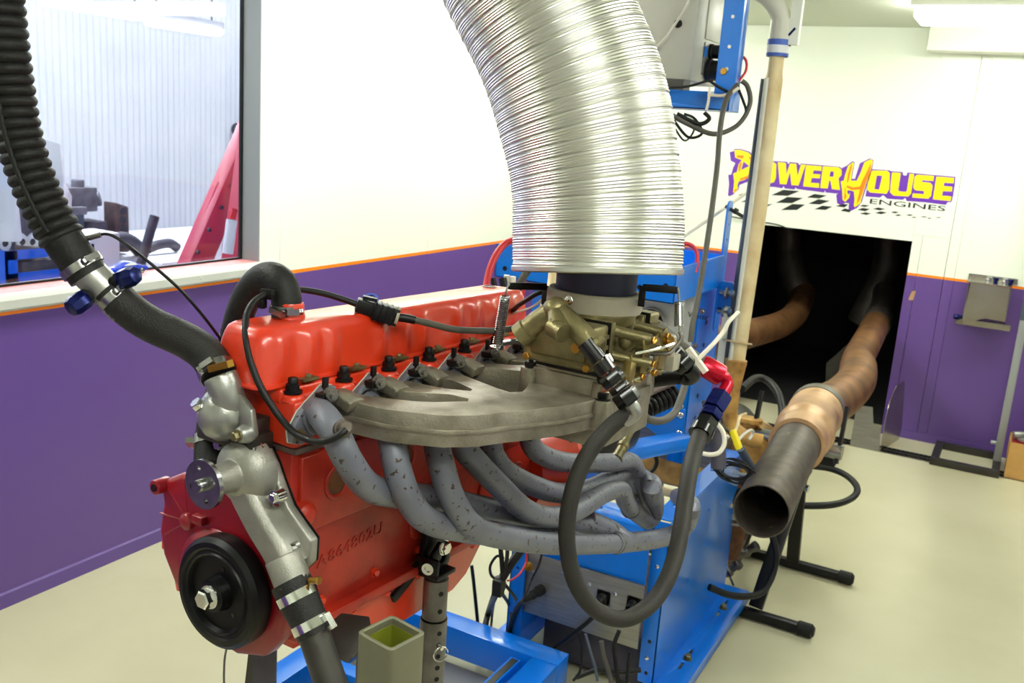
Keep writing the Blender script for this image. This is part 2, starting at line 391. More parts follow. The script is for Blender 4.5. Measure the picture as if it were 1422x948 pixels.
tag(B().mm((2.15, 5.93, 2.28), (3.7, 6.107, CEIL - .001)).o('ceiling_bulkhead', 'white_paint', bev=.004), 'white boxed-in bulkhead in the corner of ceiling and back wall', 'bulkhead')

# ---------------------------------------------------------------- workshop beyond the window
struct(B().mm((-7, -1, -.06), (-.11, 14, 0)).o('floor_shop', 'shop_floor'))
cw = []; 
for i in range(0, 1000): y = 2.2 + i * .0115; cw.append((-5.5 + .012 * sin(2 * pi * y / .076), y))
cb = B(); n = len(cw); cb.add([(x, y, z) for z in (0, 4.4) for x, y in cw], [(i, i + 1, n + i + 1, n + i) for i in range(n - 1)])
struct(cb.o('wall_shop', 'corrugated'))
struct(B().mm((-7, -1, 4.4), (-.11, 14, 4.46)).o('ceiling_shop', 'shop_white'))
struct(B().mm((-5.6, 13.75, 0), (-.11, 13.8, 4.4)).o('wall_shop_end', 'shop_white'))
struct(B().mm((-5.8, -1, 0), (-5.7, 2.2, 4.4)).o('wall_shop_side', 'shop_white'))

# ================================================================= engine (own frame: x to its right, y to the rear, z up; origin on the crank nose)
EM = Matrix(((0.9985,0.0549,0.0013,1.9086),(-0.055,0.9982,0.0244,0.8581),(0,-0.0244,0.9997,1.0497),(0,0,0,1)))
eng = thing('engine', 'orange-red straight-six engine with silver tubular headers standing on the test bed', 'engine', M=EM)
def eo(b, name, m, par=None, **k): return b.o(name, m, par or eng, EM, **k)
def text_mesh(txt, size, ext, shear=0, bold=0, spacing=1):
    c = bpy.data.curves.new('t', 'FONT'); c.body = txt; c.size = size; c.extrude = ext; c.shear = shear; c.offset = bold; c.space_character = spacing; c.resolution_u = 3
    o = bpy.data.objects.new('t', c); me = o.to_mesh(); r = ([tuple(v.co) for v in me.vertices], [tuple(p.vertices) for p in me.polygons]); o.to_mesh_clear(); bpy.data.objects.remove(o); bpy.data.curves.remove(c); return r
# ---- block
b = B()
b.mm((-.082, .062, -.052), (.084, .715, .205))
b.mm((-.086, .075, .088), (.0915, .70, .20))             # water jacket stands proud of the crankcase
b.mm((-.112, .062, -.062), (.104, .715, -.046))          # pan rail
for y in (.36, .46, .56, .66): b.lathe([(0, .030), (.006, .028)], (.084, y, .02), (1, 0, 0), 20)
for y in (.145, .30, .455, .61): b.ring((.0905, y, .148), (1, 0, 0), .026, .019, .004, 24)
b.lathe([(0, .02), (.03, .017), (.036, .01)], (.07, .08, .12), (1, 0, 0), 14)
b.lathe([(0, .026), (.03, .02), (.034, .012)], (.07, .078, .066), (1, .15, 0), 14)
blk = eo(b, 'block', 'red_block', bev=.006, seg=3)
b = B()
for y, z in ((.13, -.03), (.25, -.03), (.36, -.03), (.085, .125)): b.bolt((.084, y, z), (1, 0, 0), .006, .006)
eo(b, 'block_bolt', 'red', blk, each=True)
vs, fs = text_mesh('A864802U', .031, .0012, spacing=1.08)
eo(B().add([(.0845 + p[2], .120 + p[0], .022 + p[0] * .07 + p[1] * .85) for p in vs], fs), 'casting_number', 'red_block', blk)
b = B()
for y in (.145, .30, .455, .61): b.cut(); b.cyl((.088, y, .148), (.092, y, .148), .0185, n=20)
eo(b, 'core_plug', 'rust', blk, each=True)
# ---- cylinder head and gasket
eo(B().mm((-.078, .064, .2055), (.089, .712, .2125)), 'head_gasket', 'shop_brown')
b = B(); b.mm((-.074, .062, .213), (.087, .715, .278)); b.mm((-.06, .06, .27), (.062, .716, .291))
for k in range(7): b.lathe([(0, .019), (.012, .014)], (.066, .077 + .101 * k, .273), (0, 0, 1), 14)
head = eo(b, 'cylinder_head', 'red', bev=.005, seg=3)
hb = B(); hb.lathe([(0, .0135), (.003, .0135), (.004, .0095), (.012, .0095), (.013, .007), (.019, .007), (.021, .0055)], (.066, .077, .2855), (0, 0, 1), 12)
hb0 = eo(hb, 'head_bolt', 'black')
for k in range(1, 7): again(hb0, EM @ Matrix.Translation((0, .101 * k, 0)) @ EM.inverted() @ WM[hb0.name], eng)
# ---- rocker cover with paired bulges down its side
BY = [.072, .1275, .172, .279, .335, .385, .484, .5385, .589, .66]
def cover_loop(hw, y0, y1, r, z, amp):
    pts = []; n = 84
    for i in range(n + 1): pts.append((hw, y0 + r + (y1 - y0 - 2 * r) * i / n))
    def arc(cx, cy, a0): return [(cx + r * cos(radians(a0 + 15 * k)), cy + r * sin(radians(a0 + 15 * k))) for k in range(1, 6)]
    pts += arc(hw - r, y1 - r, 0)
    for i in range(n + 1): pts.append((-hw, y1 - r - (y1 - y0 - 2 * r) * i / n))
    pts += arc(-hw + r, y1 - r, 90)[:0] + arc(-hw + r, y0 + r, 180)
    pts += arc(hw - r, y0 + r, 270)
    out = []
    for x, y in pts:
        d = amp * sum(math.exp(-((y - q) / .0125) ** 2) for q in BY)
        out.append(((x if x > 0 else x * .84) + (d if x > 0 else -d) * (abs(x) > hw - .004) - .003, y, z))
    return out
b = B(); lev = [(.060, .028, .735, .022, .2925, 0), (.060, .028, .735, .022, .2955, 0), (.0535, .034, .729, .022, .297, .001), (.0525, .035, .728, .022, .303, .005), (.0505, .037, .726, .022, .328, .0065), (.0485, .040, .723, .022, .345, .0065), (.046, .043, .720, .022, .356, .004), (.0425, .047, .716, .021, .3645, .001), (.037, .053, .710, .019, .3685, 0), (.03, .06, .70, .017, .3695, 0)]
for k, l in enumerate(lev):
    L_ = cover_loop(*l); n = len(L_); b.add(L_, [])
for k in range(len(lev) - 1): b.f += [(k * n + i, k * n + (i + 1) % n, (k + 1) * n + (i + 1) % n, (k + 1) * n + i) for i in range(n)]
b.f.append(tuple((len(lev) - 1) * n + i for i in range(n)))
rc = eo(b, 'rocker_cover', 'red', ang=60)
eo(B().lathe([(0, .0235), (.008, .021), (.020, .0205), (.022, .0195)], (-.009, .142, .3685), (0, 0, 1), 24), 'breather_neck', 'red', rc)
eo(B().ring((-.012, .668, .3694), (0, 0, 1), .014, .011, .0015, 20), 'filler_hole_rim', 'crimson', rc)
eo(B().cyl((-.012, .668, .3693), (-.012, .668, .3700), .011, n=20), 'filler_hole', 'black', rc)
b = B()
for y in (.10, .20, .30, .40, .50, .60, .70): b.cut(); b.box((.060, y + .012, .2975), (.012, .03, .004)); b.hexa((.0605, y + .012, .2995), (0, 0, 1), .0045, .005)
eo(b, 'cover_clip', 'dichromate', rc, each=True)
# ---- timing cover
tc = [(-.141, .100), (-.134, .122), (-.10, .140), (-.03, .15), (.08, .145), (.10, .08), (.112, .0), (.104, -.045), (.075, -.082), (.02, -.098), (-.04, -.092), (-.085, -.064), (-.115, -.028), (-.137, .005), (-.146, .04), (-.138, .085)]
b = B(); b.plate(tc, .03, (0, .062, 0), (1, 0, 0), (0, 0, 1), )
tim = eo(b, 'timing_cover', 'crimson', bev=.008, seg=3)
b = B(); b.lathe([(0, .080), (.006, .074), (.012, .06)], (-.02, .034, .0), (0, -1, 0), 32); b.lathe([(0, .014), (.008, .012), (.011, .006)], (-.082, .034, .073), (0, -1, 0), 16)
b.lathe([(-.012, .012), (.012, .011)], (-.138, .030, .112), (0, -1, 0), 14)
for a in (100, 140, 185, 215): b.beam((-.082, .033, .073), (-.082 + .062 * cos(radians(a)), .033, .073 + .062 * sin(radians(a))), .003, .004, (0, 1, 0))
b.mm((-.065, .022, .079), (-.043, .034, .091))
eo(b, 'cover_boss', 'crimson', tim, bev=.0015)
eo(B().lathe([(0, .0055), (.0015, .0055)], (-.138, .0178, .112), (0, -1, 0), 14), 'lug_hole', 'black', tim)
b = B(); b.tube([(-.150, .07, .01), (-.143, .068, -.02), (-.128, .066, -.06)], .012, 8); b.mm((-.162, .05, .0), (-.14, .08, .016)); 
eo(b, 'mount_lug', 'red', tim, bev=.002)
# ---- harmonic balancer
BX, BZ = .011, .003
b = B(); b.lathe([(-.046, 0.0532), (-.046, 0.0735), (-.040, 0.0783), (-.036, 0.0783), (-.034, 0.0735), (-.030, 0.0735), (-.028, 0.0793), (-.006, 0.0793), (0, 0.0730), (.0008, 0.0660), (0, 0.0644), (-.002, 0.0623), (-.002, 0.0591), (.0005, 0.0575), (-.001, 0.0548), (-.008, 0.0522), (-.0085, 0.0260), (-.002, 0.0240), (.006, 0.0225), (.0075, 0.0140), (.0075, 0.0010)], (BX, 0, BZ), (0, -1, 0), 64, False)
bal = eo(b, 'harmonic_balancer', 'balancer', ang=30)
b = B()
for a in (80, 200, 320): b.cut(); b.cyl((BX + .037 * cos(radians(a)), .0088, .037 * sin(radians(a)) + BZ), (BX + .037 * cos(radians(a)), .0075, .037 * sin(radians(a)) + BZ), .0034, n=12)
eo(b, 'puller_hole', 'black_gloss', bal, each=True)
b = B(); b.cyl((BX, -.0075, BZ), (BX, -.0095, BZ), .0165, n=24); b.hexa((BX, -.0095, BZ), (0, -1, 0), .0135, .014)
part_label(eo(b, 'crank_bolt', 'chrome', bal), 'bright hexagonal bolt in the middle of the black balancer')
# ---- water pump
PX, PZ = .030, .177
po = [(-0.0177,0.046,0.216),(0.0189,0.046,0.2083),(0.0515,0.046,0.2102),(0.0657,0.046,0.1915),(0.0773,0.046,0.1703),(0.0959,0.046,0.1399),(0.1163,0.046,0.1234),(0.1404,0.046,0.1053),(0.1396,0.046,0.0735),(0.1238,0.046,0.0551),(0.0742,0.046,0.0339),(0.0624,0.046,0.0554),(0.0278,0.046,0.0882),(-0.0052,0.046,0.103),(-0.0345,0.046,0.1141),(-0.0486,0.046,0.1466),(-0.0435,0.046,0.1691),(-0.0286,0.046,0.2021)]
b = B(); b.plate([(p[0], p[2]) for p in po], .016, (0, .060, 0), (1, 0, 0), (0, 0, 1))
pump = eo(b, 'water_pump', 'pump_alu', bev=.004, seg=3)
b = B(); b.lathe([(-.045, .047), (-.030, .046), (-.018, .041), (-.010, .032), (-.007, .0215), (.022, .0195), (.026, .0185), (.0262, .0135), (.020, .0130)], (PX, .0, PZ), (0, -1, 0), 36, False)
arm = [(0.026,0.022,0.1641),(0.0475,0.022,0.1374),(0.0728,0.022,0.1101),(0.099,0.022,0.0864),(0.1171,0.022,0.0647)]
b.sweep(arm, [(-.026, -.024), (-.026, .004), (-.018, .013), (.012, .013), (.021, .004), (.021, -.024)], up=(0, -1, 0))
out = [(0.1123,0.022,0.0834),(0.1262,0.022,0.0635),(0.1374,0.022,0.0449)]
b.tube(out, .0245, 20, 3)
eo(b, 'pump_housing', 'pump_alu', pump, bev=.0025)
b = B(); b.lathe([(.018, .0128), (.0205, .0128), (.0205, .007)], (PX, 0, PZ), (0, -1, 0), 24)
eo(b, 'pump_seal', 'black_gloss', pump)
b = B(); b.cyl((PX, -.018, PZ), (PX, -.052, PZ), .0075, n=18)
hol = [circle(.0215 * cos(radians(a)), .0215 * sin(radians(a)), .0036, 10) for a in (20, 110, 200, 290)]
b.plate(circle(0, 0, .0325, 48), .0065, (PX, -.034, PZ), (1, 0, 0), (0, 0, 1), hol)
b.lathe([(0, .014), (.008, .012)], (PX, -.034, PZ), (0, 1, 0), 20); b.lathe([(0, .0085), (.007, .0085), (.009, .007)], (PX, -.0405, PZ), (0, -1, 0), 18)
part_label(eo(b, 'pulley_flange', 'steel', pump), 'round steel pulley flange with four holes on the pump snout')
b = B()
for q in [(-0.0182,0.038,0.2033),(0.0477,0.038,0.2121)]: b.bolt(q, (0, -1, 0), .0075, .012)
for q in [(0.0904,0.026,0.1572),(0.1181,0.026,0.093)]: b.cut(); b.cyl(V(q) + V((0, .015, 0)), V(q), .009, n=14); b.hexa(q, (0, -1, 0), .0065, .005)
for q in [(0.0249,0.042,0.0929),(-0.0011,0.042,0.1117)]: b.cut(); b.ring(q, (0, -1, 0), .006, .0035, .004, 14)
eo(b, 'pump_bolt', 'chrome', pump, each=True)
eo(B().plate([(p[0] * .99 + .0002, p[2] * .998) for p in po], .0025, (0, .0627, 0), (1, 0, 0), (0, 0, 1)), 'pump_gasket', 'black', pump)
# ---- thermostat housing
b = B(); b.mm((-.055, .02, .206), (.052, .061, .232)); b.mm((-.05, .03, .226), (.045, .061, .252)); 
ts = eo(b, 'thermostat_base', 'raw_bar', bev=.004)
b = B(); b.plate([(.048, .222), (.058, .236), (.050, .268), (.030, .284), (.008, .288), (-.02, .280), (-.03, .25), (-.01, .225)], .009, (0, .0275, 0), (1, 0, 0), (0, 0, 1))
b.lathe([(0, .037), (.012, .036), (.024, .031), (.033, .021), (.037, .008)], (-.004, .028, .250), (-.3, -1, .15), 28)
th = [(0.0058,0.0301,0.2512),(0.007,0.021,0.2701),(0.0037,0.0173,0.2878),(-0.005,0.016,0.304)]
b.tube(th, .0225, 22, 4); b.ball(th[0], .0245, 20)
b.lathe([(0, .014), (.012, .011), (.016, .009)], (.044, .02, .236), (0, -1, 0), 16)
thm = eo(b, 'thermostat_housing', 'alu', ts, bev=.0015)
b = B(); b.bolt((.044, .004, .236), (0, -1, 0), .0065, .007)
eo(b, 'housing_bolt', 'dichromate', ts)
sn = [(-0.0183,0.0122,0.2464),(-0.0232,0.0005,0.2596),(-0.0186,0.0016,0.2525),(-0.015,0.0022,0.2462)]
b = B(); b.cyl(sn[0], sn[1], .006, n=12); b.hexa(sn[1], V(sn[1]) - V(sn[0]), .009, .012)
eo(b, 'bleed_fitting', 'chrome', ts); eo(B().cyl(sn[2], sn[3], .0055, n=12), 'red_plug', 'red_anod', ts)
# ---- sump
su = [(.075, -.062), (.70, -.062), (.70, -.072), (.560, -.074), (.548, -.085), (.51, -.125), (.47, -.142), (.34, -.145), (.26, -.137), (.215, -.105), (.18, -.085), (.075, -.083)]
b = B(); b.plate(su, .176, (-.088, 0, 0), (0, 1, 0), (0, 0, 1))
b.mm((-.108, .066, -.0665), (.1, .71, -.0625))
eo(b, 'sump', 'red', bev=.007, seg=3)
b = B()
for k in range(8): b.bolt((.096, .11 + .08 * k, -.0665), (0, 0, -1), .0045, .005)
eo(b, 'sump_bolt', 'red', each=True)
# ---- bellhousing
b = B(); b.lathe([(0, .115), (.02, .12), (.08, .142), (.09, .152), (.105, .152)], (0, .715, .0), (0, 1, 0), 40)
bell = eo(b, 'bellhousing', 'red', ang=30)
b = B()
for a in range(-60, 91, 30): b.bolt((.146 * cos(radians(a)), .804, .146 * sin(radians(a))), (0, -1, 0), .007, .008)
eo(b, 'bell_bolt', 'black', bell, each=True)
b = B(); b.lathe([(0, .06), (.03, .075), (.45, .075), (.46, .05)], (0, .825, -.03), (0, 1, 0), 32); b.lathe([(.06, .09), (.09, .09)], (0, .825, -.03), (0, 1, 0), 32)
part_label(eo(b, 'drive_coupling', 'black', bev=.002), 'black drive coupling between engine and dynamometer')
# ---- exhaust headers: six primaries, two collectors
hdr = thing('exhaust_header', '', ''); 
for k_ in ('label', 'category'): del hdr[k_]
hdr.parent = eng; hdr.matrix_basis = I4; WM[hdr.name] = EM
FL = [.094, .193, .294, .397, .50, .60]
for i, y in enumerate(FL):
    s = B(); dz = .262
    o_ = [(-.045, -.034), (-.028, -.040), (.02, -.024), (.034, .004), (.034, .03), (.012, .034), (-.03, .006), (-.048, -.018)]
    hl = circle(-.004, -.004, .0175, 16)
    s.plate(o_, .009, (.0885, y, dz), (0, 1, 0), (0, 0, 1), [hl]); s.ring((.0975, y - .004, dz - .004), (1, 0, .1), .026, .018, .006, 22)
    f_ = eo(s, 'flange', 'header', hdr, bev=.0012)
    if i == 0: g1 = f_
    s = B(); s.plate([(p[0] * 1.025, p[1] * 1.03) for p in o_], .0012, (.0872, y, dz), (0, 1, 0), (0, 0, 1)); eo(s, 'port_gasket', 'box_grey', hdr)
    s = B(); s.bolt((.0975, y - .036, dz - .024), (1, 0, 0), .0065, .008); eo(s, 'flange_nut', 'zinc_gold', hdr)
PR = .0196
prim = [
 [(0.098,0.0867,0.2654),(0.118,0.0791,0.2654),(0.15,0.0669,0.2537),(0.165,0.082,0.2127),(0.165,0.123,0.1678),(0.16,0.186,0.1364),(0.152,0.2952,0.0979),(0.148,0.4264,0.0457),(0.15,0.5704,-0.0122),(0.165,0.7472,-0.0805),(0.185,0.8837,-0.1265)],
 [(.098, 0.189, .258), (.117, 0.190, .249), (.132, 0.196, .226)] + [(0.165,0.1687,0.2227),(0.185,0.1612,0.1878),(0.195,0.1769,0.1421),(0.195,0.2253,0.0953),(0.19,0.324,0.0483),(0.185,0.442,0.0007),(0.185,0.5957,-0.057),(0.19,0.7352,-0.1038)],
 [(.098, 0.290, .258), (.117, 0.291, .249), (.132, 0.297, .226)] + [(0.175,0.2614,0.202),(0.2,0.2443,0.176),(0.21,0.2638,0.1216),(0.215,0.3148,0.0644),(0.215,0.415,0.0132),(0.215,0.5958,-0.0577),(0.215,0.835,-0.1367),(0.215,0.9675,-0.1755)],
 [(.098, 0.393, .258), (.117, 0.394, .249), (.132, 0.400, .226)] + [(0.16,0.3505,0.1782),(0.175,0.3731,0.1434),(0.185,0.4329,0.0904),(0.195,0.5144,0.0253),(0.2,0.6007,-0.0126),(0.2,0.701,-0.0299),(0.195,0.8281,-0.0321),(0.185,0.9363,-0.0569),(0.182,0.9732,-0.0925),(0.18,1.0152,-0.1236)],
 [(.098, 0.496, .258), (.117, 0.497, .249), (.132, 0.503, .226)] + [(0.145,0.4643,0.1488),(0.145,0.4883,0.1075),(0.15,0.5193,0.0801),(0.15,0.6,0.0373),(0.155,0.7074,-0.0079),(0.155,0.8239,-0.0341),(0.15,0.9464,-0.0463),(0.145,1.0426,-0.0545),(0.15,1.0646,-0.0931),(0.16,1.0777,-0.1372)],
 [(.098, 0.596, .258), (.117, 0.597, .249), (.132, 0.603, .226)] + [(0.128,0.6237,0.1141),(0.135,0.6815,0.0659),(0.15,0.7822,0.0318),(0.16,0.9327,-0.0015),(0.163,1.0173,-0.0184),(0.163,1.0637,-0.0502),(0.163,1.082,-0.0892),(0.163,1.1026,-0.1366),(0.163,1.1329,-0.1737)]]
for q in prim: eo(B().tube(q, PR, 18, 6), 'primary_pipe', 'header', hdr)
# collector pipes running on to the rear
c1 = [(0.215,0.8601,-0.1434),(0.215,1.0508,-0.1993),(0.215,1.2094,-0.2365),(0.22,1.2743,-0.2333),(0.235,1.2522,-0.1962),(0.26,1.1832,-0.1541)]
c1 += [tuple(V(c1[-1]) + V(d)) for d in ((-.012, .024, .004), (-.040, .065, -.008), (-.085, .14, -.03))]
eo(B().tube(c1, .0215, 18, 6), 'collector_pipe', 'header', hdr)
eo(B().tube([(0.17,0.8172,-0.0929),(0.19,0.8957,-0.1336),(0.212,0.9098,-0.151),(0.215,0.9355,-0.165)], .0215, 16, 5), 'collector_pipe', 'header', hdr)
c2 = [(0.17,1.0303,-0.1275),(0.165,1.1167,-0.1754),(0.168,1.1572,-0.1975),(0.175,1.1703,-0.1815),(0.19,1.1258,-0.1322),(0.22,1.0274,-0.0726)]
c2 += [tuple(V(c2[-1]) + V(d)) for d in ((-.012, .024, .004), (-.040, .065, -.008), (-.085, .14, -.03))]
eo(B().tube(c2, .0215, 18, 6), 'collector_pipe', 'header', hdr)
b = B()
for p, q, r in ((c1[0], c1[1], .0222), (c2[0], c2[1], .0222)):
    d = (V(q) - V(p)).normalized(); u_, v_, w_ = basis(d)
    b.cut(); b.tube([V(p) + d * .012 + (u_ * cos(t * .449) + v_ * sin(t * .449)) * r for t in range(15)], .0018, 6, 0)
eo(b, 'weld_bead', 'bare_steel', hdr, each=True)
# oxygen sensors
s1 = [(0.165,0.0435,0.2575),(0.185,0.0348,0.2557),(0.2,0.0316,0.2507)]
b = B(); p = V((0.15,0.0712,0.2508)); n_ = (V((1, -.5, .55))).normalized()
b.lathe([(-.004, .017), (.006, .0145), (.007, .012), (.016, .012), (.016, .0095), (.026, .0095), (.028, .007)], p + n_ * .012, n_, 14)
eo(b, 'sensor_bung', 'exhaust', hdr)
p, q = V((0.165,0.9412,0.0073)), V((0.15,1.0503,0.0506)); d = (q - p).normalized(); L_ = (q - p).length
b = B(); b.lathe([(-.006, .015), (.004, .013), (.006, .0105), (.30 * L_, .0105), (.31 * L_, .013), (.42 * L_, .013), (.44 * L_, .0085), (.9 * L_, .0075), (L_, .006)], p, d, 16)
part_label(eo(b, 'oxygen_sensor', 'dichromate', hdr), 'brownish metal oxygen sensor standing on the rear header pipe')
# ---- intake manifold: cast runners, carburettor pedestal
mo = [(.094, .122), (.115, .131), (.14, .133), (.18, .138), (.21, .151), (.25, .175), (.28, .21), (.295, .25), (.317, .293), (.338, .345), (.352, .40), (.360, .46), (.362, .55), (.355, .62), (.32, .655), (.25, .685), (.17, .69), (.094, .665), (.094, .618), (.14, .625), (.19, .632), (.196, .622), (.15, .60), (.094, .575), (.094, .515), (.14, .53), (.185, .555), (.19, .545), (.15, .50), (.094, .475), (.094, .43), (.133, .452), (.191, .478), (.21, .47), (.228, .43), (.246, .39), (.254, .365), (.243, .346), (.219, .351), (.176, .365), (.12, .383), (.094, .382), (.094, .328), (.11, .332), (.146, .338), (.195, .318), (.200, .306), (.168, .290), (.13, .282), (.094, .280), (.094, .222), (.132, .226), (.158, .242), (.190, .266), (.222, .269), (.229, .256), (.2, .216), (.182, .201), (.146, .182), (.12, .172), (.094, .168)]
b = B(); b.plate(mo, .045, (0, 0, .230))
man = eo(b, 'intake_manifold', 'cast_alu', bev=.005, seg=3)
b = B(); b.plate([(p[0] + (.0022 if i < 14 else 0), p[1] - (.0022 if i < 14 else 0)) for i, p in enumerate(mo[:17])] + [(.25, .66), (.30, .62), (.33, .55), (.325, .42), (.29, .30), (.25, .215), (.2, .168), (.14, .15), (.1, .145)], .006, (0, 0, .2485))
eo(b, 'parting_line', 'cast_alu', man, bev=.002)
b = B()
b.plate(rrect(.222, .425, .362, .60, .02), .045, (0, 0, .255)); b.plate(rrect(.235, .415, .368, .60, .02), .07, (0, 0, .20))
for x, y in ((.226, .432), (.352, .432), (.226, .592), (.352, .592)): b.lathe([(0, .018), (.045, .015)], (x, y, .252), (0, 0, 1), 16)
b.plate(rrect(.226, .43, .354, .595, .012), .018, (0, 0, .286))
ear = [(0.2221,0.4387,0.272),(0.3578,0.4242,0.272)]
for q in ear: b.lathe([(-.04, .021), (.0, .017), (.004, .016)], (q[0], q[1], .270), (0, 0, 1), 18)
b.beam((ear[0][0], ear[0][1], .258), (.24, .46, .258), .03, .024); b.beam((ear[1][0], ear[1][1], .258), (.345, .46, .258), .03, .024)
eo(b, 'carburettor_pedestal', 'cast_alu', man, bev=.004, seg=3)
for q in ear:
    b = B(); b.cyl((q[0], q[1], .2742), (q[0], q[1], .276), .0125, n=14); b.hexa((q[0], q[1], .276), (0, 0, 1), .0105, .010); b.cyl((q[0], q[1], .286), (q[0], q[1], .300), .0045, n=10); eo(b, 'stud_nut', 'black', man)
b = B()
for x, y in ((.226, .432), (.352, .432), (.226, .592), (.352, .592)): b.cut(); b.hexa((x, y, .297), (0, 0, 1), .0095, .009); b.cyl((x, y, .30), (x, y, .322), .0038, n=10)
eo(b, 'stud_nut', 'black', man, each=True)
for k in range(6):
    y = .104 + .1 * k
    s = B(); s.sweep([(.094, y + .028, .282), (.112, y + .028, .281), (.132, y + .029, .274)], [(-.017, -.012), (-.016, .002), (-.010, .005), (.010, .005), (.016, .002), (.017, -.012)], k=4)
    eo(s, 'runner_boss', 'cast_alu', man, bev=.002)
    s = B(); s.box((.106, y - .004, .286), (.016, .03, .010)); s.mm((.094, y - .002, .285), (.100, y + .006, .308)); eo(s, 'manifold_clamp', 'black', man, bev=.001)
    s = B(); s.bolt((.112, y - .004, .288), (1, -.55, .1), .0088, .008); s.cyl((.112, y - .004, .288), (.128, y - .0128, .2896), .004, n=10); eo(s, 'manifold_nut', 'bare_steel', man)

# ---- carburettor on top of the pedestal
CX, CY = .292, .508
crb = thing('carburettor', '', '')
for k_ in ('label', 'category'): del crb[k_]
crb.parent = eng; crb.matrix_basis = I4; WM[crb.name] = EM
eo(B().plate(rrect(CX - .062, CY - .078, CX + .062, CY + .08, .012), .006, (0, 0, .3042)), 'base_gasket', 'black', crb)
b = B(); b.plate(rrect(CX - .060, CY - .076, CX + .06, CY + .078, .012), .016, (0, 0, .3104)); eo(b, 'throttle_body', 'dichromate', crb, bev=.002)
b = B(); b.mm((CX - .052, CY - .062, .3265), (CX + .050, CY + .062, .378)); b.lathe([(0, .060), (.012, .064), (.018, .066)], (CX, CY, .374), (0, 0, 1), 36)
b.mm((CX - .060, CY - .0705, .316), (CX + .063, CY - .056, .388)); b.mm((CX - .058, CY + .058, .33), (CX + .056, CY + .072, .384))
for sx in (-1, 1): b.lathe([(0, .008), (.04, .006)], (CX + sx * .045, CY - .05, .34), (0, 0, 1), 10)
eo(b, 'main_body', 'dichromate', crb, bev=.003)
def bowl(y0, s):
    b = B(); y1 = y0 + s * .046
    lo, hi = min(y0, y1), max(y0, y1)
    b.mm((CX - .058, lo, .318), (CX + .060, hi, .385))
    b.mm((CX - .045, lo - .004 * (s < 0), .33), (CX + .05, hi + .004 * (s > 0), .372))
    o_ = eo(b, 'float_bowl', 'dichromate', crb, bev=.005, seg=3)
    B_ = B(); B_.mm((CX - .061, y0 - s * .0015, .314), (CX + .063, y0, .388)); eo(B_, 'bowl_gasket', 'black', o_)
    for zz in (.335, .352, .368): B_ = B(); B_.mm((CX + .0605, lo + .006, zz - .003), (CX + .0635, hi - .004, zz + .003)); eo(B_, 'bowl_rib', 'dichromate', o_)
    b = B()
    for x, z in ((-.05, .324), (.052, .324), (-.05, .378), (.052, .378)): b.cut(); b.hexa((CX + x, y1, z), (0, s, 0), .006, .005)
    b.cut(); b.cyl((CX + .034, y1 + s * .003, .352), (CX + .034, y1 + s * .008, .352), .0075, n=16)
    eo(b, 'bowl_screw', 'brass', o_, each=True)
    b = B(); b.hexa((CX - .004, (lo + hi) / 2, .398), (0, 0, 1), .0105, .006); b.lathe([(0, .012), (.016, .0125)], (CX - .004, (lo + hi) / 2, .383), (0, 0, 1), 16)
    eo(b, 'needle_seat', 'brass', o_)
    return o_
bw = bowl(CY - .0725, -1); bw2 = bowl(CY + .0725, 1)
# fuel inlet bosses of the front bowl, splayed to both sides
b = B(); yb = CY - .105
ib = [(0.2839,0.3901,0.4016),(0.325,0.3803,0.3826),(0.3593,0.3777,0.3604),(0.2578,0.3875,0.3812),(0.2379,0.3824,0.3597),(0.3075,0.3579,0.3823),(0.3255,0.3424,0.3716)]
b.tube([ib[0], ib[1], ib[2]], .0165, 18, 3); b.lathe([(-.006, .0165), (-.004, .019), (.004, .019), (.006, .0165)], ib[2], V(ib[2]) - V(ib[1]), 18)
b.tube([ib[0], ib[3], ib[4]], .0165, 18, 3); b.lathe([(-.01, .0165), (-.008, .0195), (.008, .0195), (.010, .0165)], ib[4], V(ib[4]) - V(ib[3]), 18)
b.ball(ib[0], .02, 16); b.cyl(ib[0], ib[5], .014, n=16); b.cyl(V(ib[5]) + V((-.012, .004, 0)), V(ib[5]) + V((.012, -.004, -.006)), .0145, n=18)
eo(b, 'fuel_inlet', 'dichromate', bw)
# throttle linkage on the right-hand side
b = B(); lx = CX + .066
for p, q, r in (((lx - .01, CY - .045, .372), (lx + .045, CY - .03, .366), .0085), ((lx - .01, CY - .02, .35), (lx + .06, CY + .0, .346), .0075), ((lx - .01, CY - .05, .335), (lx + .05, CY - .03, .33), .0075), ((lx - .01, CY + .03, .372), (lx + .04, CY + .04, .366), .0075), ((lx, CY - .055, .316), (lx + .05, CY + .01, .312), .006), ((lx - .01, CY + .05, .334), (lx + .03, CY + .055, .33), .008)): b.cut(); b.cyl(p, q, r, n=14)
b.cut(); b.ball((lx + .005, CY - .028, .358), .017, 14, (.8, 1, 1))
eo(b, 'linkage_shaft', 'dichromate', crb, each=True)
b = B()
lev_ = [(-.012, -.03), (.012, -.034), (.018, -.01), (.012, .022), (.002, .03), (-.014, .02), (-.006, 0)]
for x, y, z, sc in ((lx + .036, CY - .03, .345, 1), (lx + .052, CY - .002, .352, 1.05), (lx + .022, CY - .04, .325, .8), (lx + .03, CY + .03, .34, 1)): b.cut(); b.plate([(p[0] * sc, p[1] * sc) for p in lev_], .0025, (x, y, z), (0, 1, 0), (0, 0, 1))
b.cut(); b.plate([(-.006, -.02), (.008, -.022), (.01, .014), (-.004, .018)], .014, (lx + .02, CY - .06, .318), (.2, 1, 0), (0, 0, 1))
b.cut(); b.beam((lx + .028, CY - .05, .305), (lx + .04, CY + .03, .318), .008, .003); b.cut(); b.beam((lx + .0, CY - .065, .31), (lx + .045, CY - .05, .304), .01, .003)
eo(b, 'linkage_lever', 'zinc_gold', crb, bev=.0008, each=True)
b = B()
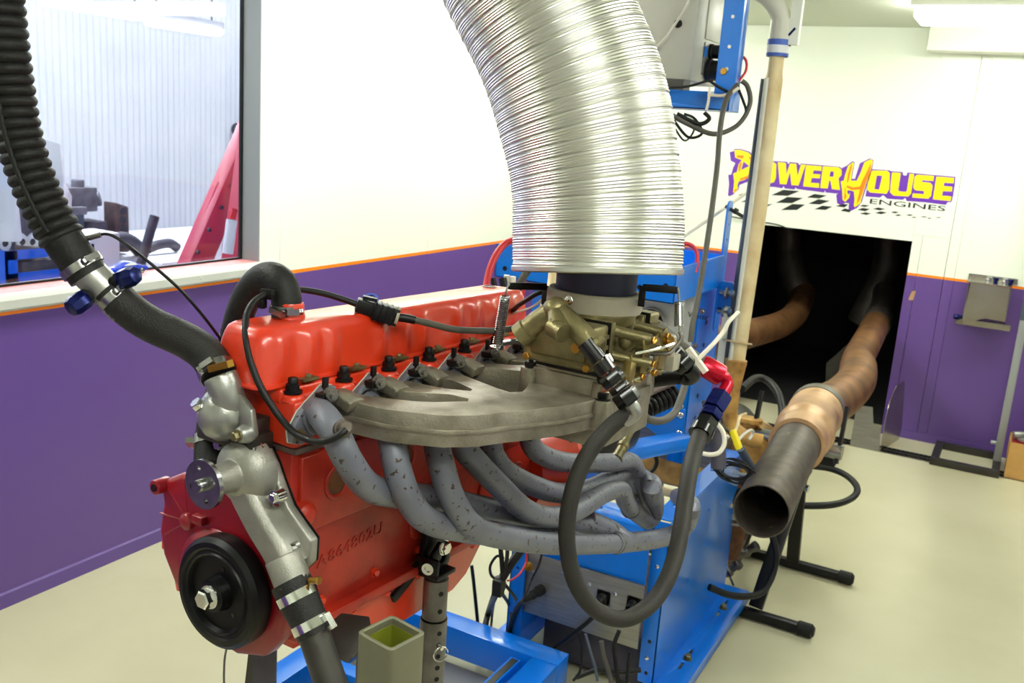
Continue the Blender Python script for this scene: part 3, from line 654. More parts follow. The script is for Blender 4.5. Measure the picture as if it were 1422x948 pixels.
for x, y, z in ((lx + .046, CY - .03, .366), (lx + .06, CY + .002, .346), (lx + .051, CY - .03, .33), (lx + .06, CY - .01, .372), (lx + .04, CY - .042, .31), (lx + .024, CY - .062, .306), (lx + .05, CY - .02, .315)): b.cut(); b.hexa((x, y, z), (1, -.2, 0), .006, .006)
b.cut(); b.cyl((lx + .056, CY + .0, .364), (lx + .066, CY - .004, .364), .008, n=12)
eo(b, 'linkage_screw', 'brass', crb, each=True)
b = B(); b.tube([(lx + .03, CY - .05, .345), (lx + .06, CY - .03, .356), (lx + .072, CY - .006, .362)], .0022, 6, 4); b.tube([(lx + .0, CY - .06, .303), (lx + .02, CY - .07, .300), (lx + .045, CY - .04, .312), (lx + .05, CY, .33)], .002, 6, 4)
eo(b, 'linkage_rod', 'chrome', crb)
sp = [(0.3769,0.3944,0.3367),(0.3824,0.388,0.2959),(0.365,0.3965,0.3503)]
b = B(); b.coil(sp[0], sp[1], .008, .0022, 6); eo(b, 'pump_spring', 'copper', crb)
b = B(); b.lathe([(0, .009), (.012, .009), (.014, .006)], V(sp[0]), V(sp[2]) - V(sp[0]), 12); b.tube([sp[0], sp[1]], .004, 8, 0); eo(b, 'spring_cap', 'chrome', crb)
b = B(); b.lathe([(0, .010), (.03, .010), (.032, .007)], (lx + .03, CY + .085, .325), (0, 0, 1), 16); b.mm((lx + .012, CY + .07, .30), (lx + .046, CY + .1, .326)); eo(b, 'choke_unit', 'ring_grey', crb, bev=.002)
# throttle bracket and clip on the left side
b = B()
bk = [(0.1558,0.4409,0.312),(0.164,0.4482,0.3221),(0.2029,0.4497,0.3312),(0.2318,0.442,0.3259),(0.2483,0.4364,0.3113),(0.2398,0.4311,0.3104)]
b.tube(bk[:5], .005, 8, 4); b.ring(V(bk[0]), (0, 0, 1), .012, .005, .004, 16)
eo(b, 'spring_anchor', 'steel', crb)
# air ring with its blue sleeve, and the two return-spring arms
RC = (.283, .517)
b = B(); b.lathe([(0, .062), (0, .074), (.004, .0762), (.027, .0762), (.031, .073), (.031, .0655), (0, .0655)], (RC[0], RC[1], .390), (0, 0, 1), 64, False)
ring = eo(b, 'air_ring', 'ring_grey', crb)
sc_ = (0.2816,0.4326,0.4113)
eo(B().bolt(sc_, (V(sc_) - V((RC[0], RC[1], sc_[2]))), .006, .004), 'ring_screw', 'chrome', ring)
part_label(eo(B().lathe([(0, .0635), (.06, .065), (.062, .062)], (RC[0], RC[1], .415), (0, 0, 1), 48), 'rubber_sleeve', 'silicone', crb), 'dark blue rubber sleeve between air ring and silver duct')
for arm_, top, bot in (([(0.204,0.5063,0.416),(0.2051,0.495,0.4159),(0.1806,0.4218,0.4193)], (0.1781,0.4184,0.4112), (0.1661,0.4242,0.3162)), ([(0.3569,0.5187,0.4343),(0.3653,0.5126,0.4372),(0.4183,0.5211,0.44)], (0.4219,0.521,0.4306), (0.432,0.5148,0.3796))):
    b = B(); b.beam(arm_[1], arm_[2], .006, .011); b.beam(V(arm_[1]) + V((0, 0, .002)), V(arm_[1]) - V((0, 0, .03)), .011, .003, (0, 1, 0)); eo(b, 'spring_arm', 'black', ring, bev=.0008)
    b = B(); t, q = V(top), V(bot); d = (q - t).normalized()
    b.tube([V(arm_[2]), V(arm_[2]) + V((0, 0, .004)), t, t + d * .01], .0016, 6, 4); b.coil(t + d * .008, q - d * .008, .0072, .0013, 26, 5); b.tube([q - d * .01, q, q + V((.004, 0, -.004))], .0016, 6, 3)
    eo(b, 'return_spring', 'steel', ring)
b = B(); b.tube([(0.432,0.5148,0.3796),(0.4358,0.5146,0.3691),(0.4292,0.5069,0.3533),(0.4204,0.4996,0.3449),(0.3887,0.4917,0.3412)], .003, 6, 4); eo(b, 'spring_rod', 'bare_steel', crb)

# ================================================================= engine test cart and supports
cart = thing('engine_cart', 'low blue steel frame on the floor beneath the engine', 'frame', (1.45, 2.1, 0))
b = B(); b.mm((1.12, 2.335, .05), (1.80, 2.415, .15)); b.mm((1.12, .75, .05), (1.20, 2.334, .15)); b.mm((1.715, .75, .05), (1.80, 2.334, .15))
b.o('rail', 'blue', cart, bev=.004)
b = B(); b.mm((1.655, .75, .05), (1.690, 2.31, .142)); b.o('slotted_rail', 'blue', cart, bev=.003)
B().mm((1.664, 1.6, .1422), (1.684, 2.30, .144)).o('worn_strip', 'raw_bar', cart)
b = B(); b.mm((1.205, .8, .02), (1.65, 2.33, .03)); b.o('tray_sheet', 'panel_steel', cart)
B().mm((1.21, 1.98, .06), (1.65, 2.03, .12)).o('cross_rail', 'blue', cart, bev=.003)
for x, y in ((1.16, .8), (1.76, .8), (1.16, 2.37), (1.76, 2.37)):
    B().cyl((x, y, .0), (x, y, .049), .03, n=16).o('foot', 'black', cart)
q = V((1.6784,1.3284,0.5991)); tag(B().box((1.16, q.y, .175), (.075, .10, .049)).o('packing_block', 'sill_white', bev=.003), 'cream packing block lying on the blue cart rail beside the slanting coolant pipe', 'block')
# perforated support post with its locking pin
pp = (0.12,0.3688,-0.0687)
def E2W(p): return EM @ V(p)
q = E2W(pp); px_, py_, pz_ = q
post = thing('support_post', 'perforated steel support post with locking pin under the exhaust side of the engine', 'post', (px_, py_, 0))
def holes_on(b, x, y, zs, r, hr, ang):
    for z in zs:
        d = V((cos(ang), sin(ang), 0)); p = V((x, y, z)) + d * (r - .0015); b.cut(); b.cyl(p, p + d * .0022, hr, n=14)
b = B(); b.ring((px_, py_, .90), (0, 0, 1), .0205, .017, pz_ - .90 - .002, 28); b.o('inner_tube', 'bare_steel', post)
b = B(); b.ring((px_, py_, .012), (0, 0, 1), .0228, .0207, pz_ - .075 - .012, 28); b.o('outer_tube', 'bare_steel', post)
ang_ = -.55
b = B(); holes_on(b, px_, py_, [pz_ - .033 - .0205 * k for k in range(1, 4) if pz_ - .033 - .0205 * k > pz_ - .074], .0205, .0042, ang_); holes_on(b, px_, py_, [pz_ - .022], .0205, .0042, ang_); b.o('pin_hole', 'black', post, each=True)
b = B(); holes_on(b, px_, py_, [pz_ - .092 - .021 * k for k in range(0, 7)], .0228, .0042, ang_); b.o('pin_hole', 'black', post, each=True)
B().box((px_, py_, .006), (.12, .12, .012)).o('base_plate', 'raw_bar', post)
d = V((cos(ang_), sin(ang_), 0)); p = V((px_, py_, pz_ - .113)); b = B(); b.cyl(p + d * .018, p + d * .036, .0032, n=10)
u_ = V((-d.y, d.x, 0)); b.tube([p + d * .032 + (u_ * cos(t * .45) + V((0, 0, 1)) * sin(t * .45)) * .013 - V((0, 0, .011)) for t in range(14)], .0012, 6, 0)
b.o('locking_pin', 'chrome', post)
# black engine mount, bolted to the block
b = B(); mp = (0.12,0.3681,-0.062); my, mz = mp[1], mp[2]
b.mm((.093, my - .03, mz + .075), (.105, my + .05, mz + .13)); b.plate([(-.03, .0), (.035, .0), (.028, .085), (-.015, .10)], .010, (.100, my, mz + .01), (0, 1, 0), (0, 0, 1))
b.plate([(-.025, 0), (.022, 0), (.03, .022), (.022, .045), (.0, .055), (-.02, .04)], .008, (.118, my, mz + .0), (0, 1, 0), (0, 0, 1), [circle(.006, .026, .009)])
b.mm((.094, my - .028, mz), (.142, my + .024, mz + .008)); b.mm((.096, my - .028, mz + .008), (.140, my - .021, mz + .035)); b.cyl((.12, my, mz - .012), (.12, my, mz + .004), .0195, n=24)
b.sweep([(.098, my - .085, mz - .022), (.098, my - .05, mz - .004), (.1, my - .02, mz + .02)], [(-.004, -.008), (-.004, .008), (.004, .008), (.004, -.008)], k=4)
mnt = eo(b, 'engine_mount', 'black', bev=.0015)
b = B(); b.lathe([(0, .010), (.007, .010), (.007, .0055), (.004, .0055), (.004, .001)], (.124, my - .028, mz + .02), (.3, -1, 0), 18); b.bolt((.126, my + .006, mz + .045), (1, 0, 0), .011, .008)
eo(b, 'mount_bolt', 'chrome', mnt)
# square tube upright in front
st = [(2.2561,0.7313,1.17),(2.3076,0.7219,1.17),(2.3125,0.7737,1.17),(2.2613,0.7833,1.17)]
cx_, cy_ = sum(p[0] for p in st) / 4, sum(p[1] for p in st) / 4
a_ = math.atan2(st[1][1] - st[0][1], st[1][0] - st[0][0])
u_ = V((cos(a_), sin(a_), 0)); v_ = V((-sin(a_), cos(a_), 0)); hw = (V(st[1]) - V(st[0])).length / 2
sq = thing('steel_upright', 'open square steel tube standing upright in front of the engine, yellowish paint inside', 'post', (cx_, cy_, 0))
b = B(); b.plate(rrect(-hw, -hw, hw, hw, .006, 3), 1.155, (cx_, cy_, .0152), u_, v_, [rrect(-hw + .0045, -hw + .0045, hw - .0045, hw - .0045, .003, 2)]); b.o('tube', 'green_paint', sq, bev=.0012, seg=1)
b = B(); b.plate(rrect(-hw + .0047, -hw + .0047, hw - .0047, hw - .0047, .003, 2), .5, (cx_, cy_, .662), u_, v_, [rrect(-hw + .0052, -hw + .0052, hw - .0052, hw - .0052, .003, 2)]); b.o('inner_coat', 'green_inner', sq)
B().box((cx_, cy_, .0075), (.14, .14, .015)).o('base_plate', 'raw_bar', sq)
# dark steel leg under the balancer
q = V((1.9015,0.9736,0.9268))
leg = thing('engine_prop', 'dark steel angle prop below the black balancer', 'support', (q.x, q.y, 0))
lw = [V(p) for p in [(1.8807,0.9622,0.9251),(1.9232,0.9842,0.9232)]]
b = B(); b.mm((lw[0].x, q.y, .0105), (lw[1].x, q.y + .006, q.z + .03)); b.mm((lw[0].x, q.y + .0065, .0105), (lw[0].x + .006, q.y + .045, q.z + .03)); b.o('upright', 'shop_dark', leg)
b = B(); b.plate([(-.02, 0), (.0, 0), (.0, .55), (-.004, .55), (-.045, .2)], .005, (lw[0].x - .002, q.y + .01, q.z - .52), (1, 0, 0), (0, 0, 1)); b.o('gusset', 'raw_bar', leg)
B().box((q.x, q.y, .005), (.12, .1, .01)).o('base_plate', 'raw_bar', leg)
q = V((2.0569,0.9672,0.9888))
mpl = thing('support_bracket', 'scuffed grey steel bracket plate behind the square upright', 'bracket', (q.x, q.y, 0))
b = B(); b.plate([(-.04, -.03), (.03, -.045), (.045, 0), (.02, .035), (-.02, .03)], .006, q, (1, .2, 0), (.0, .8, .45)); b.o('plate', 'raw_bar', mpl, bev=.001)
b = B(); b.cyl((q.x + .03, q.y + .01, .0), (q.x + .03, q.y + .01, q.z - .012), .012, n=14); b.o('stem', 'raw_bar', mpl)

# ================================================================= dynamometer stand: blue folded-steel ends, grey connector panel
RXp = 2.045
dy = thing('dyno_stand', 'bright blue folded-steel dynamometer stand with grey connector panel', 'dynamometer', (1.8, 2.85, 0))
pl = [(2.045,2.4661,0.135),(2.045,2.4777,0.5011),(2.045,2.5677,0.6139),(2.045,3.0716,0.6153),(2.045,3.1183,0.3593),(2.045,3.1247,0.1289)]
yf, zt, yr = 2.50, .62, 3.26
zb = .085
sp_ = [(yf, zb), (yr, zb), (yr, zt), (yf, zt - .01)]
hole = [rrect(2.60, .40, 2.635, .50, .015)]
b = B(); b.plate(sp_, .005, (2.040, 0, 0), (0, 1, 0), (0, 0, 1), hole + [circle(y, z, .006) for y, z in ((2.75, .5), (2.9, .52), (2.9, .40), (3.05, .50), (3.1, .36), (3.1, .56), (2.75, .33))])
b.mm((1.995, yf, zb), (2.0455, yf + .005, zt - .01))                 # front flange
b.plate(rrect(1.985, yf, 2.0455, yr, .008), .005, (0, 0, zt - .004), (1, 0, 0), (0, 1, 0), [circle(2.013, y, .008) for y in (2.62, 2.80, 3.0, 3.15)])
b.o('end_plate', 'blue', dy, bev=.0015, seg=1)
b = B(); b.plate(rrect(2.02, 2.44, 2.13, 3.30, .01), .006, (0, 0, .079), (1, 0, 0), (0, 1, 0), [rrect(2.075, y - .022, 2.085, y + .022, .005) for y in (2.66, 2.76, 3.06, 3.16)]); b.mm((2.124, 2.44, .045), (2.13, 3.30, .0795)); b.mm((2.02, 2.44, .045), (2.13, 2.446, .0795)); b.o('foot_flange', 'blue', dy, bev=.002)
for y in (2.71, 3.11):
    B().bolt((2.085, y, .085), (0, 0, 1), .012, .012).o('flange_bolt', 'dichromate', dy)
for y in (2.6, 3.18): B().cyl((2.08, y, 0), (2.08, y, .0785), .022, n=16).o('rubber_mount', 'rubber', dy)
for z in (.17, .335, .47): B().lathe([(0, .007), (.003, .006), (.0045, .003)], (2.018, yf, z), (0, -1, 0), 14).o('dome_screw', 'chrome', dy)
for z in (.12, .225, .40): B().cyl((2.02, yf - .0004, z), (2.02, yf + .001, z), .006, n=14).o('screw_hole', 'black', dy)
b = B(); b.cyl((2.0455, 3.16, .575), (2.10, 3.16, .575), .007, n=12); b.hexa((2.10, 3.16, .575), (1, 0, 0), .012, .01); b.o('stud', 'chrome', dy)
# left end plate
b = B(); b.plate([(2.44, .085), (3.2, .085), (3.2, zt - .03), (2.44, zt - .03)], .005, (1.565, 0, 0), (0, 1, 0), (0, 0, 1)); b.plate(rrect(1.565, .1, 1.615, zt - .03, .006), -.005, (0, 2.44, 0), (1, 0, 0), (0, 0, 1), [circle(1.59, z, .006) for z in (.16, .25, .36, .5)])
b.mm((1.50, 2.425, .079), (1.615, 3.2, .085)); b.mm((1.50, 2.425, .045), (1.615, 2.43, .0795)); b.o('end_plate', 'blue', dy, bev=.0015, seg=1)
for z in (.205, .43): B().lathe([(0, .007), (.003, .006), (.0045, .003)], (1.592, 2.435, z), (0, -1, 0), 14).o('dome_screw', 'chrome', dy)
# front: blue upper sheet, grey panel below, top rail
PY = 2.47
B().mm((1.616, PY, .415), (1.996, PY + .004, .60)).o('front_sheet', 'blue', dy)
b = B(); b.plate([(1.57, PY - .03), (1.986, PY - .03), (1.986, PY + .09), (1.57, PY + .09)], .005, (0, 0, .6005), (1, 0, 0), (0, 1, 0), [circle(x, PY + .03, .008) for x in (1.70, 1.82, 1.93)]); b.mm((1.57, PY - .031, .55), (1.986, PY - .0275, .606)); b.o('top_rail', 'blue', dy, bev=.002)
pan = B().mm((1.612, PY - .018, .215), (2.0, PY - .012, .418)).o('connector_panel', 'panel_steel', dy, bev=.001)
for x, z in ((1.74, .385), (1.83, .375), (1.915, .37), (1.64, .36)): B().lathe([(0, .006), (.003, .005), (.0042, .002)], (x, PY - .018, z), (0, -1, 0), 14).o('panel_screw', 'chrome', pan)
for p in [(1.8779,2.452,0.3467),(1.9741,2.452,0.3563)]:
    b = B(); b.plate(rrect(-.022, -.022, .022, .022, .004), -.004, (p[0], p[1], p[2]), (1, 0, 0), (0, 0, 1)); b.lathe([(0, .016), (.012, .016), (.014, .013), (.03, .013)], p, (-.1, -1, -.3), 16); b.lathe([(0, .011), (.025, .009)], V(p) + V((-.004, -.03, -.01)), (-.4, -.6, -1), 12)
    for x, z in ((-.017, -.017), (.017, .017), (-.017, .017), (.017, -.017)): b.ball((p[0] + x, p[1] - .005, p[2] + z), .003, 6)
    b.o('socket', 'black', pan)
p = V((1.6722,2.452,0.3082)); q = V((1.658,2.36,0.3045))
b = B(); b.lathe([(0, .017), (.02, .017), (.022, .014), (.05, .0135), (.052, .011), ((q - p).length, .008)], p, q - p, 18); b.o('cable_plug', 'rubber', pan)
p = V((1.6343,2.43,0.3835)); b = B(); b.lathe([(0, .016), (.004, .016), (.006, .012), (.012, .012)], p, (-.2, -1, 0), 18); b.bolt(p + V((0, -.012, 0)), (-.2, -1, 0), .008, .008); b.o('earth_stud', 'brass', pan)
B().mm((1.64, 2.56, .025), (1.99, 3.15, .19)).o('drip_box', 'shop_dark', dy, bev=.01)
# water trough with the stained front, behind the headers
tr = thing('water_trough', 'stained grey steel water trough behind the blue stand', 'trough', (1.85, 3.15, .45))
t0 = [(1.7337,3.12,0.5811),(1.976,3.12,0.536),(2.0175,3.12,0.621)]
b = B(); b.mm((1.62, 3.28, .43), (1.98, 3.286, .655)); b.mm((1.62, 3.60, .43), (1.98, 3.606, .655)); b.mm((1.974, 3.287, .43), (1.98, 3.599, .655)); b.mm((1.62, 3.287, .43), (1.626, 3.599, .655)); b.mm((1.62, 3.28, .424), (1.98, 3.606, .43)); b.o('tank', 'panel_steel', tr)
B().mm((1.61, 3.268, .6555), (1.985, 3.292, .663)).o('rim', 'white_cable', tr)
B().mm((1.60, 3.264, .38), (1.985, 3.2785, .415)).o('front_rail', 'cream_pipe', tr, bev=.006)
B().mm((1.622, 3.2785, .43), (1.978, 3.2797, .52)).o('rust_stain_sheet', 'rust_pipe', tr)
for x, y in ((1.65, 3.31), (1.95, 3.31), (1.65, 3.57), (1.95, 3.57)): B().mm((x - .015, y - .015, 0), (x + .015, y + .015, .4235)).o('leg', 'raw_bar', tr)

# ---- upper tower: blue column, tray, instrument panel
tw = thing('dyno_tower', 'tall blue instrument tower of the dynamometer behind the silver duct', 'frame', (1.75, 2.9, .6))
ty = 2.62
Lx, Rx_ = (1.3373,2.62,1.3303)[0], (1.9398,2.62,1.2388)[0]
zt_ = (1.3369,2.62,1.3349)[2]; zb_ = (1.3451,2.62,1.2293)[2]
b = B(); b.mm((Lx, ty, zb_), (Rx_, ty + .004, zt_)); b.mm((Rx_ - .004, ty, zb_), (Rx_, 3.10, zt_)); b.mm((Lx, ty, zb_), (Lx + .004, 3.10, zt_)); b.mm((Lx, 3.096, zb_), (Rx_, 3.10, zt_)); b.mm((Lx, ty, zb_), (Rx_, 3.10, zb_ + .004)); b.o('tray', 'blue_clean', tw, bev=.001, seg=1)
for x, z in ((Lx + .035, zb_ + .03), (Lx + .21, zb_ + .03), (Rx_ - .11, zb_ + .035), (Rx_ - .03, zb_ + .05)): B().cyl((x, ty - .0006, z), (x, ty + .002, z), .008, n=14).o('tray_hole', 'black', tw)
c0 = (1.905,3.2168,1.1989)[1]
cz0 = (1.905,3.0318,0.651)[2]
cy0, cy1 = (1.905,2.9957,0.7332)[1], (1.905,3.1982,0.6813)[1]
cf = cy0
b = B(); b.mm((1.90, cf, .62), (1.906, cf + .26, zb_ - .002)); b.mm((1.852, cf, .62), (1.906, cf + .005, zb_ - .002)); b.mm((1.852, cf + .255, .62), (1.906, cf + .26, zb_ - .002)); b.o('column', 'blue', tw, bev=.0025)
for z in (1.10, 1.02, .93, .84, .76, .70): B().cyl((1.9055, cf + .10, z), (1.9068, cf + .10, z), .008, n=12).o('column_hole', 'black', tw)
for z in (.98, .90, .82): B().lathe([(0, .008), (.003, .007), (.0045, .003)], (1.885, cf, z), (0, -1, 0), 12).o('dome_screw', 'chrome', tw)
B().mm((Lx + .09, 2.72, .62), (Lx + .135, 2.76, zb_ - .002)).o('column', 'blue', tw, bev=.002)
B().mm((Lx + .15, cf - .012, .90), (1.893, cf - .001, zb_ - .006)).o('instrument_panel', 'box_grey', tw)
g_ = V((1.752,2.98,1.0934)); b = B(); b.ring(g_, (0, -1, 0), .052, .045, .015, 32); b.o('gauge_bezel', 'ring_grey', tw)
b = B(); b.cyl(g_, g_ + V((0, -.008, 0)), .044, n=32); b.o('gauge_face', 'black', tw)
b = B(); b.beam(g_ + V((-.02, -.009, -.03)), g_ + V((.025, -.009, .03)), .006, .002, (0, 1, 0)); b.ball(g_ + V((0, -.009, 0)), .006, 8); b.o('gauge_needle', 'chrome', tw)
vs, fs = text_mesh('Water', .026, .0004); p = (1.8735,2.982,1.1297)
B().add([(p[0] + v[0], p[1] - v[2], p[2] + v[1]) for v in vs], fs).o('panel_lettering', 'black', tw)
b = B()
for q in [(1.9202,2.98,1.1567),(1.9096,2.98,1.0385)]: b.bolt(q, (0, -1, 0), .008, .006)
b.o('panel_bolt', 'steel', tw, each=True)
# lower bracket and mounting plate with two dome bolts
b = B(); fpl = [(1.9209,2.5,0.9294),(1.9685,2.5,0.9566),(2.0475,2.5,0.9602),(2.0528,2.5,0.8781),(1.9783,2.5,0.8679),(1.932,2.5,0.8882)]
b.plate([(p[0], p[2]) for p in fpl][::-1], .006, (0, 2.50, 0), (1, 0, 0), (0, 0, 1)); b.o('bracket_plate', 'blue', tw, bev=.001)
for q in [(2.0374,2.492,0.943),(2.0392,2.492,0.89)]: B().lathe([(0, .010), (.004, .009), (.007, .004)], q, (0, -1, 0), 14).o('dome_bolt', 'chrome', tw)
b = B(); b.sweep([(2.0276,1.9492,0.9442),(2.0254,2.1188,0.9321),(2.0477,2.2983,0.9077),(2.0707,2.4441,0.8863)], [(-.03, -.02), (-.03, .02), (.03, .02), (.03, -.02)], k=4); b.o('bracket_arm', 'blue', tw, bev=.008)
b = B(); pf = [(1.9338,2.45,1.1079),(1.9823,2.45,1.1289),(2.0116,2.45,0.9812),(1.949,2.45,0.9683)]
b.plate(rrect(pf[0][0], pf[2][2], pf[1][0] + .012, pf[0][2], .012), .008, (0, 2.45, 0), (1, 0, 0), (0, 0, 1), [circle(pf[0][0] + .036, (pf[0][2] + pf[2][2]) / 2 + .02, .026, 20)]); b.o('adapter_plate', 'frame_grey', tw)
b = B(); c = V((1.9356,2.42,1.0392)); b.ring(c, (.3, -1, .1), .05, .042, .03, 28); b.o('coupling_ring', 'frame_grey', tw)
c0_, c1_ = V((2.0589,2.1106,1.057)), V((2.1017,2.1969,1.0796)); b = B(); b.coil(c0_, c1_, .024, .006, 6.5, 7); b.cyl(c0_, c1_, .014, n=12); b.o('damper_spring', 'black', tw)
b = B(); b.beam(c0_ + V((0, 0, .045)), c1_ + V((0, 0, .045)), .06, .006); b.o('damper_plate', 'shop_brown', tw)
# slotted upright with clamp and rod on the tray's rear corner
xr = Rx_ + .012
sl0, sl1 = V((1.93,3.0113,1.5129)), V((1.93,3.1503,1.1148))
yb_ = (1.93,3.1248,1.2181)[1]
z1 = (1.93,3.0195,1.5126)[2]
b = B(); b.plate(rrect(yb_ - .028, zb_ - .16, yb_ + .028, z1, .024), .006, (1.927, 0, 0), (0, 1, 0), (0, 0, 1), [circle(yb_, z1 - .03 - .05 * k, .005, 8) for k in range(9)]); b.o('slotted_upright', 'blue_clean', tw)
cl = V((1.945, yb_, z1 - .03)); b = B(); b.cyl(cl + V((-.03, 0, .01)), cl + V((.06, 0, -.03)), .006, n=10); b.hexa(cl + V((.0, 0, 0)), (1, 0, -.4), .011, .014); b.hexa(cl + V((.05, 0, -.025)), (1, 0, -.4), .011, .014); b.o('rod_clamp', 'raw_bar', tw)
hp = [V(p) for p in [(1.9523,3.06,1.2529),(1.9914,3.06,1.2512),(2.0009,3.06,1.1365),(1.9589,3.06,1.1396)]]
b = B(); b.plate(rrect(Rx_ + .001, hp[3].z, hp[1].x, hp[1].z, .012), -.006, (0, 3.07, 0), (1, 0, 0), (0, 0, 1)); b.o('hinge_plate', 'blue_clean', tw, bev=.001)
for p in [(1.9747,3.04,1.2174),(1.9725,3.04,1.1567)]: p = V(p); b = B(); b.cyl(p + V((-.02, .01, 0)), p + V((.035, 0, 0)), .010, n=14); b.hexa(p + V((.018, .002, 0)), (1, 0, 0), .017, .012); b.ring(p, (1, 0, 0), .02, .010, .006, 16); b.o('pivot_bolt', 'steel', tw)
rod = thing('measuring_rod', 'thin bright rod held slanting in the clamp of the slotted upright', 'rod', cl)
b = B(); b.cyl(V((1.9166,3.3749,1.5324)), V((1.8293,2.8217,1.3638)), .006, n=10); b.o('shaft', 'white_cable', rod)

# ================================================================= wall lettering
sg = thing('wall_sign', 'yellow and purple lettering reading POWERHOUSE ENGINES over a chequered flag on the back wall', 'sign', (1.7, D, 1.3))
def flat(name, polys, m, k, holes=()):
    """painted shapes lying on the back wall; k = paint layer"""
    for i, p in enumerate(polys):
        b = B(); b.plate(p, .0004 * k + .0004, (0, D - .0001, 0), (1, 0, 0), (0, 0, 1), [holes[i]] if i < len(holes) and holes[i] else [])
        b.o(name, m, sg)
flat('letter_shadow', [
 [(1.0545,1.6398),(1.08,1.6481),(1.0817,1.661),(1.1208,1.6651),(1.1813,1.6524),(1.2139,1.6264),(1.2349,1.59),(1.237,1.5329),(1.2277,1.4938),(1.2116,1.4668),(1.1801,1.4563),(1.1428,1.4381),(1.1431,1.409),(1.1221,1.3908),(1.111,1.3735),(1.0859,1.36),(1.077,1.367),(1.0744,1.4416),(1.0624,1.4956),(1.0818,1.5005),(1.0894,1.5463),(1.0994,1.5728),(1.0678,1.5863)],
 [(1.2565,1.598),(1.3166,1.6059),(1.4273,1.6084),(1.4338,1.5933),(1.4431,1.6084),(1.4932,1.6074),(1.5046,1.5928),(1.5123,1.6046),(1.6415,1.6039),(1.7444,1.6031),(1.7672,1.5897),(1.7717,1.5167),(1.7774,1.4558),(1.7494,1.4408),(1.6857,1.441),(1.6776,1.4557),(1.6767,1.4401),(1.5089,1.4462),(1.4983,1.4547),(1.4938,1.4417),(1.4338,1.4424),(1.4223,1.4572),(1.418,1.4422),(1.3696,1.446),(1.3121,1.4439),(1.272,1.453)],
 [(1.9317,1.6042),(2.0299,1.607),(2.0409,1.6025),(2.1074,1.6028),(2.1127,1.5845),(2.1306,1.5834),(2.1328,1.6023),(2.1835,1.6012),(2.2809,1.6),(2.3961,1.5995),(2.3995,1.5543),(2.4009,1.494),(2.3975,1.4541),(2.3762,1.4493),(2.3713,1.434),(2.259,1.4377),(2.1534,1.4352),(2.1455,1.4533),(2.1322,1.4402),(2.045,1.4381),(2.0187,1.4573),(2.003,1.4405),(1.9191,1.4395),(1.92,1.4698),(1.9208,1.5354),(1.9205,1.5734)]], 'logo_purple', 1)
flat('letter_shadow', [[(1.7601,1.5982),(1.7824,1.611),(1.8151,1.6436),(1.8294,1.6366),(1.8278,1.5929),(1.8251,1.5379),(1.8435,1.5395),(1.859,1.6335),(1.8831,1.649),(1.9119,1.6675),(1.9341,1.6584),(1.9347,1.6018),(1.9281,1.5578),(1.9196,1.508),(1.9111,1.458),(1.9034,1.4022),(1.8819,1.3669),(1.8526,1.3473),(1.8329,1.3536),(1.8304,1.3894),(1.8088,1.39),(1.784,1.3747),(1.7611,1.3825),(1.7487,1.4314),(1.7708,1.4668),(1.7592,1.51),(1.7629,1.56)]], 'logo_purple', 2)
